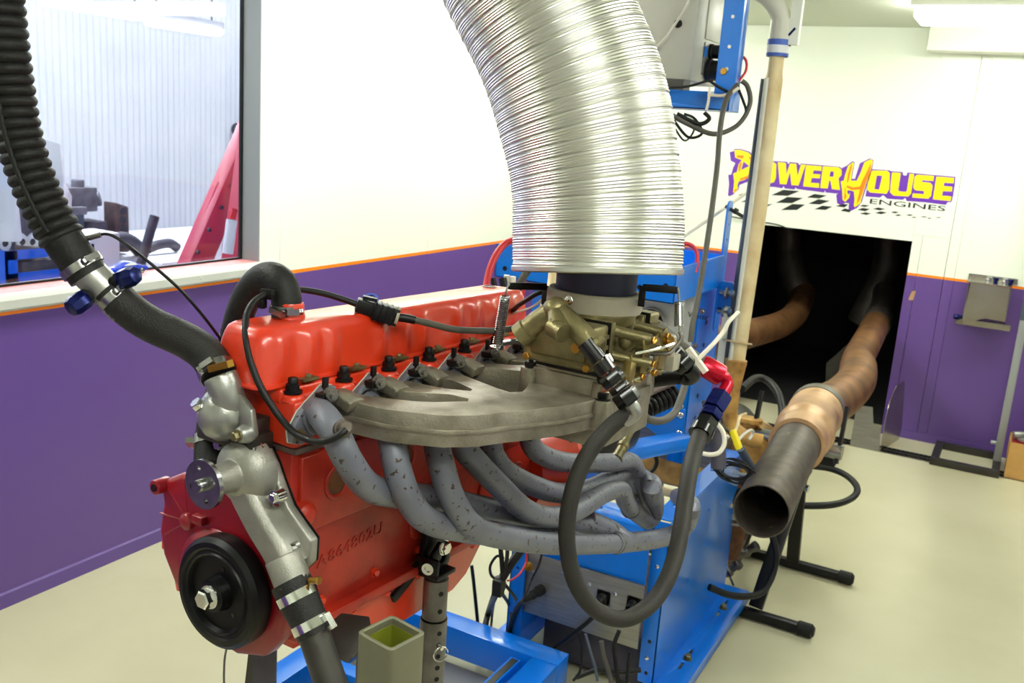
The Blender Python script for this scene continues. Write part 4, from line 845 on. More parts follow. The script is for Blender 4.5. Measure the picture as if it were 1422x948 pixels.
flat('letter', [
 [(1.0838,1.6548),(1.1215,1.6588),(1.1756,1.6457),(1.2083,1.6196),(1.2276,1.5862),(1.2285,1.5386),(1.2075,1.4985),(1.1714,1.4729),(1.1367,1.4601),(1.1314,1.4338),(1.1394,1.4119),(1.1221,1.3908),(1.1083,1.3843),(1.1071,1.4575),(1.0942,1.508),(1.1164,1.5163),(1.1231,1.5683),(1.1395,1.5951),(1.095,1.6077)],
 [(1.2601,1.5951),(1.3431,1.5986),(1.3611,1.5874),(1.3694,1.5062),(1.3623,1.4771),(1.3412,1.4669),(1.2704,1.4656),(1.2551,1.4834),(1.2461,1.5782)],
 [(1.3683,1.6006),(1.419,1.6002),(1.4319,1.5273),(1.4443,1.5991),(1.483,1.5998),(1.501,1.527),(1.5131,1.5984),(1.541,1.5988),(1.5152,1.4688),(1.4714,1.4679),(1.4512,1.5478),(1.4398,1.4682),(1.3987,1.4677)],
 [(1.5443,1.5972),(1.6382,1.5975),(1.6402,1.5699),(1.5944,1.5692),(1.5913,1.5472),(1.6372,1.548),(1.6376,1.5233),(1.5886,1.5222),(1.5865,1.4927),(1.6386,1.4937),(1.6395,1.4658),(1.5436,1.4664)],
 [(1.6454,1.5981),(1.7389,1.5996),(1.7588,1.586),(1.7631,1.5558),(1.7483,1.533),(1.7672,1.4641),(1.7187,1.4657),(1.7024,1.5167),(1.6952,1.5161),(1.6925,1.4664),(1.6487,1.4654)],
 [(1.938,1.5966),(2.0203,1.6024),(2.0368,1.5888),(2.0472,1.4926),(2.0355,1.4671),(1.9416,1.4663),(1.9236,1.4811),(1.9179,1.5732)],
 [(2.0482,1.5951),(2.0984,1.5951),(2.0979,1.4973),(2.1044,1.4882),(2.1402,1.4878),(2.1469,1.4938),(2.1465,1.5954),(2.1717,1.596),(2.1719,1.4801),(2.1593,1.4627),(2.0778,1.4603),(2.0547,1.477)],
 [(2.1896,1.5938),(2.2809,1.5937),(2.2829,1.5649),(2.2217,1.5647),(2.2209,1.554),(2.266,1.5528),(2.2822,1.5383),(2.2828,1.4773),(2.2705,1.4602),(2.1826,1.4596),(2.1814,1.4837),(2.2418,1.4841),(2.2414,1.5027),(2.1935,1.5035),(2.1805,1.5157),(2.1768,1.5794)],
 [(2.2945,1.5923),(2.3901,1.5917),(2.3915,1.5614),(2.3415,1.5595),(2.3419,1.5412),(2.3884,1.5412),(2.3894,1.514),(2.3416,1.5121),(2.3419,1.4857),(2.3925,1.4853),(2.3918,1.4588),(2.2955,1.4599)]], 'logo_yellow', 2,
 [[(1.1515,1.5884),(1.1915,1.5623),(1.1427,1.5327)], [(1.2829,1.5685),(1.3212,1.5703),(1.3186,1.4922),(1.2865,1.4913)], None, None, [(1.6947,1.5714),(1.7158,1.5713),(1.7161,1.5394),(1.6932,1.5393)], [(1.9656,1.5692),(1.9967,1.5702),(1.9908,1.4873),(1.9647,1.4876)]])
flat('letter', [[(1.793,1.6119),(1.8187,1.6369),(1.8261,1.6298),(1.8214,1.5814),(1.8224,1.5267),(1.8557,1.5285),(1.8702,1.5746),(1.8843,1.641),(1.9178,1.6626),(1.9313,1.6528),(1.9277,1.5958),(1.9128,1.5183),(1.9023,1.4461),(1.8963,1.396),(1.8684,1.3683),(1.8608,1.3758),(1.8592,1.4199),(1.8492,1.4631),(1.8272,1.4677),(1.8111,1.4678),(1.8104,1.4539),(1.8207,1.4383),(1.8289,1.4557),(1.8257,1.4222),(1.808,1.3955),(1.7901,1.4076),(1.7788,1.4676),(1.7638,1.5159),(1.7816,1.523),(1.7841,1.5618)]], 'logo_yellow', 3)
flat('letter_shade', [
 [(1.1061,1.6245),(1.1521,1.6248),(1.1448,1.6051),(1.1044,1.6116)], [(1.1849,1.6242),(1.214,1.601),(1.2293,1.5577),(1.2253,1.5128),(1.1897,1.4841),(1.1392,1.4668),(1.1441,1.4801),(1.1877,1.5),(1.2091,1.537),(1.2094,1.5752),(1.1829,1.6145)], [(1.1247,1.5556),(1.1354,1.5852),(1.1419,1.5762),(1.1352,1.5244),(1.1271,1.5205)], [(1.1197,1.4101),(1.1359,1.4135),(1.1219,1.3928),(1.1125,1.388)],
 [(1.9232,1.6441),(1.9259,1.5902),(1.9102,1.5181),(1.8924,1.4232),(1.8769,1.383),(1.8756,1.4105),(1.8818,1.4772),(1.8349,1.47),(1.8004,1.4861),(1.8045,1.4948),(1.8431,1.4873),(1.879,1.4961),(1.8888,1.538),(1.907,1.594)], [(1.8174,1.6275),(1.8124,1.5697),(1.8089,1.52),(1.7995,1.5109),(1.8,1.5631),(1.8062,1.6129)], [(1.7932,1.4799),(1.7977,1.4859),(1.8016,1.4476),(1.8109,1.4318),(1.8038,1.4062),(1.7977,1.4111)]], 'logo_orange', 4)
flat('flag_check', [[(1.4254,1.434),(1.526,1.4353),(1.4587,1.3986),(1.3541,1.3936)], [(1.4563,1.3926),(1.5534,1.3951),(1.4897,1.356),(1.3889,1.3491)], [(1.4934,1.3519),(1.5712,1.356),(1.5264,1.3173),(1.4264,1.3069)], [(1.1412,1.3712),(1.2247,1.4153),(1.2834,1.4157),(1.2424,1.3797)], [(1.1662,1.3314),(1.2432,1.3733),(1.3331,1.382),(1.2928,1.3428)], [(1.1983,1.2866),(1.2384,1.3082),(1.3707,1.3409),(1.3144,1.3018)],
 [(1.6173,1.4264),(1.6943,1.4231),(1.6515,1.4016),(1.5744,1.4003)], [(1.646,1.3967),(1.7168,1.393),(1.6597,1.3649),(1.5889,1.3628)], [(1.6757,1.3602),(1.7367,1.3602),(1.6976,1.335),(1.6303,1.3324)], [(1.7938,1.3833),(1.827,1.3817),(1.8089,1.362),(1.7543,1.3639)], [(1.788,1.3394),(1.8096,1.3571),(1.8526,1.3492),(1.8397,1.3355)],
 [(1.9132,1.3894),(1.9503,1.3893),(1.9283,1.3772),(1.8935,1.3792)], [(1.9134,1.3701),(1.9561,1.3679),(1.9321,1.3511),(1.8835,1.356)], [(1.9329,1.3457),(1.9679,1.3416),(1.9405,1.3299),(1.9,1.3345)], [(2.0013,1.3819),(2.0436,1.378),(2.0143,1.3651),(1.9727,1.3696)], [(2.0202,1.3603),(2.0573,1.3565),(2.0228,1.343),(1.9881,1.3476)], [(2.0969,1.3683),(2.1231,1.3655),(2.1038,1.357),(2.0748,1.3605)], [(2.1198,1.3532),(2.1408,1.35),(2.1214,1.3425),(2.1003,1.3457)], [(2.1802,1.3596),(2.2059,1.358),(2.1867,1.3506),(2.1635,1.3524)], [(2.2099,1.3482),(2.2254,1.3466),(2.2085,1.341),(2.1929,1.3431)], [(2.2617,1.3564),(2.2821,1.3543),(2.2652,1.3498),(2.2424,1.3511)], [(2.2926,1.3511),(2.3079,1.349),(2.2936,1.3447),(2.2809,1.3461)], [(2.3409,1.3605),(2.3606,1.3611),(2.3417,1.3553),(2.3242,1.3561)]], 'logo_black', 1)
e0, e1 = [(1.9418,1.4006),(2.3721,1.3974)]
vs, fs = text_mesh('ENGINES', 1, .0002, bold=.008); w_ = max(v[0] for v in vs); h_ = max(v[1] for v in vs)
B().add([(e0[0] + (e1[0] - e0[0]) * v[0] / w_, D - .0012 - v[2], e0[1] + (e1[1] - e0[1]) * v[0] / w_ + v[1] / h_ * .030) for v in vs], fs).o('small_lettering', 'logo_black', sg)
# small stickers, tape and the wire end by the opening
q = V((2.268,6.105,0.8822)); tag(B().plate([(-.016, -.03), (.012, -.03), (.02, .03), (-.002, .026)], -.0012, (q.x, D - .0001, q.z), (1, 0, 0), (0, 0, 1)).o('tape_scrap', 'tan_pipe'), 'torn scrap of beige tape on the purple wall right of the opening', 'tape')
tag(B().tube([(1.1035,6.09,1.2349),(1.284,6.09,1.2219),(1.423,6.09,1.2143),(1.4936,6.09,1.1949)], .004, 8, 5).o('wire_end', 'dark_cable'), 'thin dark wire along the top edge of the wall opening', 'wire')
# ================================================================= back wall: stainless bracket box, steel frame, carton
bx = thing('stainless_box', 'folded stainless steel bracket box screwed to the purple back wall', 'box', (2.69, 6.03, .75))
s0 = [(2.5785,5.95,1.0219),(2.7816,5.95,1.0177),(2.785,5.95,0.8243),(2.6847,5.95,0.829),(2.5685,5.95,0.7808)]
b = B(); b.plate([(p[0], p[2]) for p in s0], .003, (0, 5.955, 0), (1, 0, 0), (0, 0, 1)); xa, xb, za, zb2 = s0[0][0], s0[1][0], s0[4][2], s0[0][2]
b.plate([(5.952, s0[4][2]), (6.106, s0[4][2] - .02), (6.106, zb2 + .02), (5.952, zb2)], .003, (s0[4][0], 0, 0), ((xa - s0[4][0]) * 0, 1, 0), (0, 0, 1)); b.plate([(5.952, s0[2][2]), (6.106, s0[2][2] - .05), (6.106, zb2), (5.952, s0[1][2])], .003, (s0[2][0], 0, 0), (0, 1, 0), (0, 0, 1))
b.mm((xa - .02, 5.952, zb2), (xb, 6.106, zb2 + .004)); b.o('shell', 'stainless', bx)
w0 = [(2.5562,6.1,1.0365),(2.8123,6.1,1.0133),(2.8205,6.1,0.7441),(2.5277,6.1,0.7564)]
B().mm((w0[3][0], 6.1, w0[3][2] - .005), (w0[2][0], 6.106, w0[3][2] + .03)).o('wall_flange', 'stainless', bx); B().mm((w0[0][0], 6.1, zb2 + .002), (w0[1][0], 6.106, w0[0][2] + .02)).o('wall_flange', 'stainless', bx)
for p, m in zip([(2.6655,6.03,1.0379),(2.7025,6.03,1.0389),(2.7501,6.03,1.0414),(2.7787,6.03,1.0247)], ('chrome', 'blue_anod', 'chrome', 'blue_anod')):
    b = B(); b.cyl((p[0], 6.02, zb2 + .004), (p[0], 6.02, zb2 + .022), .012, n=12); b.hexa((p[0], 6.02, zb2 + .022), (0, 0, 1), .016, .016); b.o('fitting', m, bx)
p = V((2.5468,6.06,0.7999)); b = B(); b.hexa(p, (-1, -.3, 0), .018, .03); b.cyl(p + V((.0, 0, 0)), p + V((.03, .01, 0)), .011, n=12); b.o('fitting', 'blue_anod', bx)
fr = thing('pipe_rack', 'grey square-tube steel rack standing on the floor by the back wall', 'rack', (2.75, 5.88, 0))
fx0, fx1, fy0, fy1 = 2.545, 2.90, 5.66, 6.06; t_ = .04
for a, c in (((fx0, fy0, .0), (fx1, fy0 + t_, t_)), ((fx0, fy1 - t_, .0), (fx1, fy1, t_)), ((fx0, fy0 + t_ + .0005, .0), (fx0 + t_, fy1 - t_ - .0005, t_)), ((fx1 - t_, fy0 + t_ + .0005, .0), (fx1, fy1 - t_ - .0005, t_))): B().mm(a, c).o('base_rail', 'raw_bar', fr, bev=.003)
B().mm((fx1 - t_ - .002, 5.86, t_ + .0005), (fx1 - .002, 5.90, 2.1)).o('upright', 'frame_grey', fr, bev=.003)
B().mm((fx1 - t_ - .0045, 5.8575, .86), (fx1 + .0005, 5.9025, .99)).o('tape_wrap', 'conduit', fr, bev=.002)
b = B(); b.cyl((fx1 - .07, 5.88, .14), (fx1 - .0405, 5.88, .14), .012, n=12); b.o('clamp_knob', 'frame_grey', fr)
ct = thing('cardboard_box', 'open brown cardboard box standing on the drain by the steel frame', 'box', (3.02, 5.83, 0))
b = B(); x0, x1, y0, y1, zc = 2.925, 3.16, 5.715, 5.95, .205
b.mm((x0, y0, .001), (x1, y0 + .004, zc)); b.mm((x0, y0 + .0045, .001), (x0 + .004, y1, zc)); b.mm((x1 - .004, y0 + .0045, .001), (x1, y1, zc)); b.mm((x0 + .0045, y1 - .004, .001), (x1 - .0045, y1, zc)); b.mm((x0 + .0045, y0 + .0045, .001), (x1 - .0045, y1 - .0045, .004)); b.o('carton', 'card', ct)
b = B(); b.box((x0 - .004, (y0 + y1) / 2, zc - .045), (.003, .2, .09)); b.o('flap', 'card', ct)
pp_ = thing('cast_pump', 'silver cast aluminium pump body lying on top of the cardboard box', 'part', (3.03, 5.82, zc))
b = B(); b.lathe([(0, .085), (.012, .085), (.02, .06), (.05, .045), (.075, .024), (.095, .024), (.097, .034), (.11, .034)], (3.03, 5.82, zc + .001), (0, 0, 1), 24); b.tube([(3.03, 5.82, zc + .035), (3.09, 5.80, zc + .04), (3.14, 5.79, zc + .04)], .03, 14, 4); b.tube([(3.03, 5.82, zc + .03), (2.97, 5.80, zc + .03), (2.935, 5.79, zc + .025)], .02, 12, 4); b.o('casting', 'alu', pp_)
B().box((3.03, 5.82, zc - .02), (.19, .19, .034)).o('red_wrapping', 'red_anod', pp_)
# guide plates left standing at the opening
gp = thing('guide_plate', 'bent shiny sheet-metal guide plate standing on the drain by the opening', 'plate', (2.2, 5.74, 0))
g0 = [(2.1038,5.7,-0.0061),(2.2702,5.7,-0.0035),(2.2562,5.7,0.144),(2.2148,5.7,0.1526),(2.1952,5.7,0.2585),(2.1071,5.7,0.2535)]
b = B(); b.plate([(p[0], p[2]) for p in g0], .003, (0, 5.70, 0), (1, 0, 0), (0, 0, 1)); xg = g0[1][0]; b.o('sheet', 'panel_steel', gp)
b = B(); b.plate([(.003, .004), (.34, .004), (.36, .08), (.265, .375), (.24, .39), (.11, .385), (.03, .31), (.003, .21)], .003, (2.272, 5.70, 0), (.185, .983, 0), (0, 0, 1)); b.o('side_sheet', 'stainless', gp)
gp2 = thing('guide_plate', 'dark angled sheet-metal guide plate inside the opening left of the exhaust pipe', 'plate', (1.9, 5.9, 0))
g0 = [(1.8285,5.9,0.0188),(1.7987,5.9,0.3303),(1.9087,5.9,0.4697),(1.9367,5.9,0.1819),(1.9412,5.9,-0.0036)]
b = B(); b.plate([(p[0], p[2]) for p in g0], .003, (0, 5.9, 0), (1, .25, 0), (0, 0, 1)); b.o('sheet', 'raw_bar', gp2)

# ================================================================= exhaust extraction
ep = [(2.2934,2.5,0.7169),(2.2652,2.85,0.7148),(2.245,3.2,0.7304)]
xp = thing('exhaust_pipe', 'scorched grey steel exhaust pipe, open end towards the viewer', 'pipe', V(ep[0]) - V((0, 0, .08)))
d = (V(ep[2]) - V(ep[0])).normalized(); L_ = (V(ep[2]) - V(ep[0])).length
B().lathe([(0, .074), (0, .0775), (.002, .078), (L_ + .2, .078), (L_ + .2, .074), (0, .074)], ep[0], d, 48, False).o('pipe', 'exhaust', xp)
rd = [(2.2489,3.14,0.7267),(2.2287,3.4,0.7232),(2.2181,3.62,0.7234)]
d2 = (V(rd[2]) - V(rd[0])).normalized(); L2 = (V(rd[2]) - V(rd[0])).length
b = B(); b.lathe([(0, .080), (0, .094), (.12, .094), (.15, .096), (.16, .102), (.21, .104), (.22, .098), (L2 - .07, .098), (L2 - .06, .101), (L2, .101), (L2, .09)], rd[0], d2, 44, False)
red_ = b.o('reducer', 'tan_pipe', xp)
b = B(); b.ring(V(rd[2]) - d2 * .02, d2, .1035, .09, .065, 40); b.o('band_clamp', 'bare_steel', xp)
fx = [(2.215,3.6,0.716),(2.2141,3.75,0.7067),(2.2141,3.95,0.6789),(2.2186,4.25,0.6479),(2.2185,4.6,0.6418),(2.1782,4.95,0.6303),(2.1301,5.25,0.6115),(2.1153,5.55,0.6292),(2.0942,5.95,0.6418),(2.0753,6.25,0.6517)]
flx = thing('exhaust_flex', 'tan corrugated flexible exhaust hose running into the wall opening', 'hose', V(fx[3]) - V((0, 0, .1)))
B().tube(fx, .08, 40, 40, step=.006, rf=lambda d, t: (.088 if t < .55 else .080) + .0022 * sin(2 * pi * d / .024)).o('flexible_duct', 'tan_flex', flx, ang=60)
B().tube([(2.076,6.2,0.6362),(2.0542,6.6,0.6451),(2.0281,7,0.6461),(1.9867,7.3,0.7227)], .088, 28, 8).o('end_sleeve', 'soot_flex', flx)
# H-shaped black stand carrying it
sd = thing('pipe_stand', 'black steel stand with round feet carrying the exhaust pipe', 'stand', (2.18, 3.52, 0))
for y, xa, xb in ((3.25, 1.75, 2.335), (3.78, 1.80, 2.385)):
    bar = B().mm((xa, y - .017, .008), (xb, y + .017, .042)).o('base_bar', 'black', sd, bev=.004)
    B().lathe([(0, .022), (.004, .026), (.05, .026), (.06, .016)], (xb - .012, y, .026), (1, 0, 0), 16).o('rubber_foot', 'rubber', bar)
B().beam((2.165, 3.27, .0425), (2.215, 3.50, .50), .028, .05, (1, 0, 0)).o('leg', 'black', sd, bev=.003)
B().beam((2.19, 3.77, .0425), (2.205, 3.56, .50), .028, .05, (1, 0, 0)).o('leg', 'black', sd, bev=.003)
b = B(); b.mm((2.17, 3.44, .49), (2.24, 3.60, .52)); b.o('saddle', 'black', sd)
B().lathe([(0, .009), (.03, .009), (.03, .014), (.04, .014)], (2.215, 3.50, .46), (1, -.2, 0), 12).o('pinch_bolt', 'chrome', sd)
B().mm((2.175, 3.50, .5205), (2.215, 3.54, .57)).o('neck', 'black', sd)
b = B(); b.plate([(-.155, 0), (.155, 0), (.135, .055), (-.155, .055)], .11, (2.18, 3.58, .570), (1, 0, 0), (0, 0, 1)); b.o('cradle_channel', 'black', sd, bev=.004)
B().cyl((2.04, 3.43, .645), (2.36, 3.43, .645), .028, n=24).o('roller', 'steel', sd)
for x in (2.035, 2.345): B().beam((x, 3.43, .60), (x, 3.49, .80), .035, .012, (1, 0, 0)).o('side_arm', 'black', sd)
# second exhaust run inside the chamber and upright flues
s2 = thing('exhaust_flex', 'brown corrugated exhaust hose passing behind the cream pipe into the dark opening', 'hose', (1.4419,6,0.5387))
B().tube([(1.4075,4.6,0.6682),(1.4428,5,0.6423),(1.4935,5.5,0.6165),(1.5271,6,0.5904),(1.5289,6.4,0.5901),(1.4886,6.8,0.6053),(1.4471,7.1,0.6678)], .085, 32, 30, step=.008, rf=lambda d, t: .082 + .002 * sin(2 * pi * d / .03)).o('flexible_duct', 'tan_flex', s2, ang=60)
f1 = [(1.4441,7.1,0.6133),(1.3906,7.1,0.6974),(1.3202,7.15,0.8232),(1.2747,7.2,0.9594),(1.2497,7.2,1.1451)]
tag(B().tube(f1, .095, 28, 8).o('flue_pipe', 'soot_flex'), 'dim grey flue bending upwards inside the dark opening, above the brown hose', 'pipe')
f2 = [(1.8396,7.4,0.4533),(1.8743,7.4,0.569),(1.9222,7.45,0.7502),(1.9424,7.5,0.9106),(1.9344,7.5,1.0979)]
tag(B().tube(f2, .105, 28, 8).o('flue_pipe', 'soot_flex'), 'dim grey flue slanting upwards inside the dark opening, above the tan hose', 'pipe')
# ================================================================= cream water pipe with conduits
cp = thing('cream_pipe', 'cream painted water pipe rising from the floor pump to the ceiling', 'pipe', (2.03, 3.05, .9))
cx = 2.045; cyy = 3.02
b = B(); b.tube([(cx - .002, cyy, 1.01), (cx + .006, cyy, 1.5), (cx + .003, cyy, 1.90)], .027, 20, 1); b.lathe([(0, .027), (.02, .0235), (.07, .0235)], (cx + .003, cyy, 1.90), (0, 0, 1), 20); b.o('pipe', 'cream_pipe', cp)
b = B(); b.lathe([(0, .031), (.09, .031)], (cx + .003, cyy, 1.985), (0, 0, 1), 22); b.tube([(cx + .003, cyy, 2.03), (cx - .005, cyy, 2.09), (cx - .06, cyy - .02, 2.15), (cx - .2, cyy - .05, 2.2), (cx - .4, cyy - .1, 2.22)], .030, 18, 5); b.o('elbow', 'box_grey', cp)
B().ring((cx + .003, cyy, 1.965), (0, 0, 1), .0335, .0275, .05, 24).o('tape_wrap', 'tape_blue', cp)
b = B(); b.lathe([(-.01, .0335), (.0, .0345), (.012, .0345), (.016, .029)], (cx + .003, cyy, 1.985), (0, 0, 1), 24); b.o('tape_band', 'tape', cp)
b = B(); b.lathe([(-.11, .019), (-.07, .026), (0, .034), (.012, .036), (.022, .036), (.026, .028)], (cx - .004, cyy, .985), (0, 0, 1), 22); b.tube([(cx - .004, cyy, .90), (cx - .003, cyy, .82), (cx + .015, cyy + .01, .77), (cx + .06, cyy + .02, .745), (cx + .11, cyy + .03, .74)], .026, 18, 5); b.o('rusty_joint', 'rust_pipe', cp)
B().tube([(cx - .017, cyy - .021, 1.0), (cx - .012, cyy - .021, 1.5), (cx - .014, cyy - .021, 1.9)], .0085, 12, 4).o('front_conduit', 'box_grey', cp)
B().tube([(cx - .045, cyy + .03, .96), (cx - .036, cyy + .03, 1.4), (cx - .034, cyy + .03, 1.9)], .012, 12, 4).o('conduit', 'conduit', cp)
B().mm((cx - .072, cyy + .016, .97), (cx - .048, cyy + .05, 1.17)).o('trunking', 'white_paint', cp)
B().mm((cx + .031, cyy - .012, 2.0), (cx + .062, cyy + .012, CEIL)).o('trunking', 'white_paint', cp)
B().ring((cx - .010, cyy + .01, 1.062), (0, .2, 1), .048, .043, .006, 24).o('cable_tie', 'cream_pipe', cp)
b = B(); p = V((2.077,3.02,2.0262)); b.cyl((cx + .03, cyy, p.z - .03), p, .010, n=12); b.cyl(p, p + V((.018, 0, .022)), .013, n=12); b.o('tap', 'blue_anod', cp)
# pump and pipework at the foot of the cream pipe
wp = thing('water_pump_set', 'ochre rusty water pump and pipework behind the blue stand', 'pump', (2.08, 3.55, 0))
pc = V((2.0244,3.45,0.5715))
b = B(); b.lathe([(-.10, .05), (-.09, .09), (-.05, .105), (.02, .105), (.05, .085), (.09, .07)], pc, (.5, -1, .05), 28); b.o('pump_casing', 'rust_pipe', wp)
b = B(); b.lathe([(-.012, .115), (.012, .115)], pc + V((.0, .03, 0)), (.5, -1, .05), 28); b.o('casing_flange', 'cream_pipe', wp)
B().lathe([(0, .10), (.22, .10), (.24, .08)], pc + V((-.05, .1, 0)), (-.5, 1, -.05), 28).o('motor', 'black', wp)
b = B(); b.lathe([(0, .03), (.035, .03), (.04, .05), (.055, .05)], pc + V((-.01, -.02, .075)), (0, .1, 1), 20); b.o('outlet_flange', 'rust_pipe', wp)
b = B(); b.beam((1.9953,3.4,0.3615), (2.0735,3.4,0.4629), .03, .012); b.o('stay', 'rust_pipe', wp)
b = B(); b.tube([(1.9597,3.35,0.5414),(2.0008,3.3,0.4813),(2.0216,3.3,0.4016),(2.0389,3.3,0.3062),(2.03,3.3,0.2024)], .045, 18, 5); b.o('suction_pipe', 'rust', wp)
b = B(); b.ring(V((2.037,3.28,0.367)), (0, .1, 1), .052, .045, .02, 24); b.ring(V((2.0398,3.28,0.345)), (0, .1, 1), .052, .045, .008, 24); b.o('pipe_clamp', 'frame_grey', wp)
b = B(); b.mm((1.85, 3.62, 0), (1.99, 3.85, pc.z - .09)); b.o('pedestal', 'raw_bar', wp)
b = B(); b.tube([(2.0049,3.2,0.4248),(2.0403,3.25,0.451),(2.085,3.3,0.452),(2.1151,3.4,0.393)], .028, 14, 5); b.o('rubber_bend', 'rubber', wp)
b = B(); p = V((2.0138,3.2,0.4382)); b.cyl(p + V((-.05, 0, -.01)), p + V((.03, .0, .01)), .02, n=14); b.ring(p + V((.0, 0, 0)), (1, 0, .2), .03, .02, .012, 18); b.o('pipe_nipple', 'cream_pipe', wp)
p = V((1.9797,3.5,0.1875))
b = B(); b.cyl(p, V((2.0499,3.5,0.2678)), .038, n=16); b.ring(V((2.0102,3.5,0.2205)), (1, 0, .5), .046, .036, .02, 20); b.cyl(p + V((-.02, 0, -.03)), V((1.9624,3.5,0.0433)), .03, n=16); b.o('steel_joint', 'bare_steel', wp)
# brass ball valves
for k, (vp, vq, hd) in enumerate((((2.0232,3.5,0.1171), (2.0794,3.5,0.1702), (2.0807,3.5,0.2912)), ((2.0018,3.35,0.0854), (2.0558,3.35,0.1464), (2.0548,3.35,0.0658)))):
    vv = thing('ball_valve', ('small steel ball valve with upright lever under the exhaust pipe', 'small ball valve with blue lever low beside the blue stand')[k], 'valve', vp)
    a, c = V(vp), V(vq); n_ = (c - a).normalized()
    b = B(); b.hexa(a - n_ * .03, n_, .022, .02); b.cyl(a - n_ * .02, c + n_ * .02, .016, n=14); b.ball((a + c) / 2, .024, 14); b.hexa(c, n_, .022, .02); b.cyl((a + c) / 2, (a + c) / 2 + V((.0, -.03, .02)), .009, n=10); b.o('body', 'bare_steel', vv)
    B().cyl(a - n_ * .032, a - n_ * .07, .02, n=14).o('brass_end', 'brass', vv)
    b = B(); m_ = (a + c) / 2 + V((0, -.03, .02)); h_ = V(hd); b.beam(m_, m_.lerp(h_, .25), .012, .004); b.beam(m_.lerp(h_, .25), h_ if k == 0 else h_, .013, .005); b.o('lever', ('raw_bar', 'blue_anod')[k], vv)

# ================================================================= hoses and cables round the engine (world space)
def hose(name, label, cat, pts, r, m, k=8, n=14, group=None, **kw):
    o = B().tube(pts, r, n, k, **kw).o(name, m, ang=60); return tag(o, label, cat, group)
# big flexible aluminium intake duct
dp = [(2.2259,1.3538,1.4926),(2.2217,1.3577,1.5302),(2.2157,1.3613,1.5742),(2.2083,1.3627,1.6178),(2.1962,1.3629,1.6663),(2.1797,1.3609,1.7195),(2.1607,1.3577,1.7688),(2.1391,1.3532,1.8134),(2.1168,1.3485,1.8546),(2.0965,1.3434,1.8903),(2.0698,1.3351,1.9357),(2.0417,1.3273,1.9809),(2.0122,1.3174,2.0305)]
def duct_r(d, t):
    q = (d / .0205) % 1
    return .1318 + .0005 * sin(2 * pi * q * 5) - .0019 * math.exp(-((q - .5) / .07) ** 2) + .0012 * math.exp(-((q - .6) / .05) ** 2) + .0012 * sin(d * 31)
dct = hose('intake_duct', 'large silver corrugated aluminium air duct hanging over the carburettor', 'duct', dp, .13, 'duct', 60, 72, step=.00082, rf=duct_r, cap=False)
b = B(); e0 = V(dp[0]); n_ = (V(dp[1]) - e0).normalized()
b.lathe([(-.002, .131), (.0, .134), (.006, .1345), (.008, .131)], e0 - n_ * .004, n_, 60, False); b.o('rolled_edge', 'duct', dct)
b = B(); b.lathe([(0.004, .129), (.008, .129), (.0085, .066), (.004, .066), (.004, .129)], e0, n_, 48, False); b.o('duct_liner', 'duct', dct)
B().tube([e0 + n_ * .009] + [V(p) for p in dp[1:]], .1265, 40, 6, cap=False).o('inner_wall', 'duct', dct)
# ribbed black hose from the ceiling, joiner and coolant hose to the thermostat housing
rp = [(1.6341,0.7696,1.8575),(1.637,0.7743,1.8248),(1.6413,0.7765,1.7566),(1.6422,0.781,1.7045),(1.648,0.7843,1.6513),(1.6601,0.7897,1.6021),(1.677,0.7982,1.5552),(1.6963,0.8077,1.5164),(1.7121,0.8154,1.4911),(1.7277,0.8233,1.4674)]
rb = hose('ribbed_hose', 'thick black ribbed hose hanging down in front of the window', 'hose', rp, .0265, 'rubber', 30, 32, step=.00115, rf=lambda d, t: (.0258 + .0038 * abs(math.sin(pi * d / .0138)) ** .8 * (1 if t < .86 else 0)))
P = [V(p) for p in rp]; b = B()
sm = even(smooth_path(rp, 20), .004); b.tube([p + V((.010, -.0268, .008)) for p in sm[:int(len(sm) * .86)]], .0032, 6, 0); b.o('seam', 'rubber', rb)
ax = (P[-1] - P[-2]).normalized()
clamp(rb, P[-1] - ax * .016, ax, .0275, .011, screw=(1, -.3, .7))
jn = thing('hose_joiner', 'bright alloy hose joiner with two blue capped ports between ribbed and coolant hose', 'fitting', P[-1] + ax * .01)
j0, j1 = P[-1] - ax * .02, V((1.7526,0.8431,1.4386))
B().lathe([(0, .0232), ((j1 - j0).length + .02, .0232)], j0, j1 - j0, 28).o('tube', 'alu', jn)
jm = P[-1].lerp(j1, .45)
for q, e in (((1.7875,0.8392,1.474), .0), ((1.7405,0.7929,1.4354), 0)):
    q = V(q); d = (q - jm).normalized(); s = q - d * .016
    b = B(); b.cyl(jm + d * .018, s, .0085, n=12); b.hexa(s - d * .006, d, .0115, .008); b.o('port', 'black', jn)
    b = B(); b.lathe([(0, .0125), (.002, .0135), (.020, .0135), (.026, .011), (.027, .008)], s, d, 8); b.o('port_cap', 'blue_anod', jn)
cp_ = [(1.7455,0.8378,1.4509),(1.7602,0.846,1.4345),(1.7783,0.856,1.4182),(1.8003,0.8667,1.4054),(1.825,0.8773,1.396),(1.8488,0.8852,1.3868),(1.871,0.8893,1.3751),(1.8892,0.8883,1.3608),(1.9005,0.8849,1.3517)]
ch_ = hose('coolant_hose', 'textured black coolant hose curving down to the thermostat housing', 'hose', cp_, .0240, 'rubber_hose', 10, 28, rf=lambda d, t: .0240 + .0002 * sin(d * 900))
P2 = [V(p) for p in cp_]; ax = (P2[1] - P2[0]).normalized(); clamp(ch_, P2[0] + ax * .012, ax, .0243, .011, screw=(1, -.3, .7))
ax = (P2[-1] - P2[-2]).normalized(); clamp(ch_, P2[-1] - ax * .008, ax, .0244, .012, screw=(.2, -1, .6)); u_, v_, _ = basis(ax)
pr = V((1.923,0.8615,1.3722)); b = B(); b.beam(pr + V((-.014, 0, -.004)), pr + V((.018, .002, .008)), .012, .009); b.o('clamp_screw', 'brass', ch_)
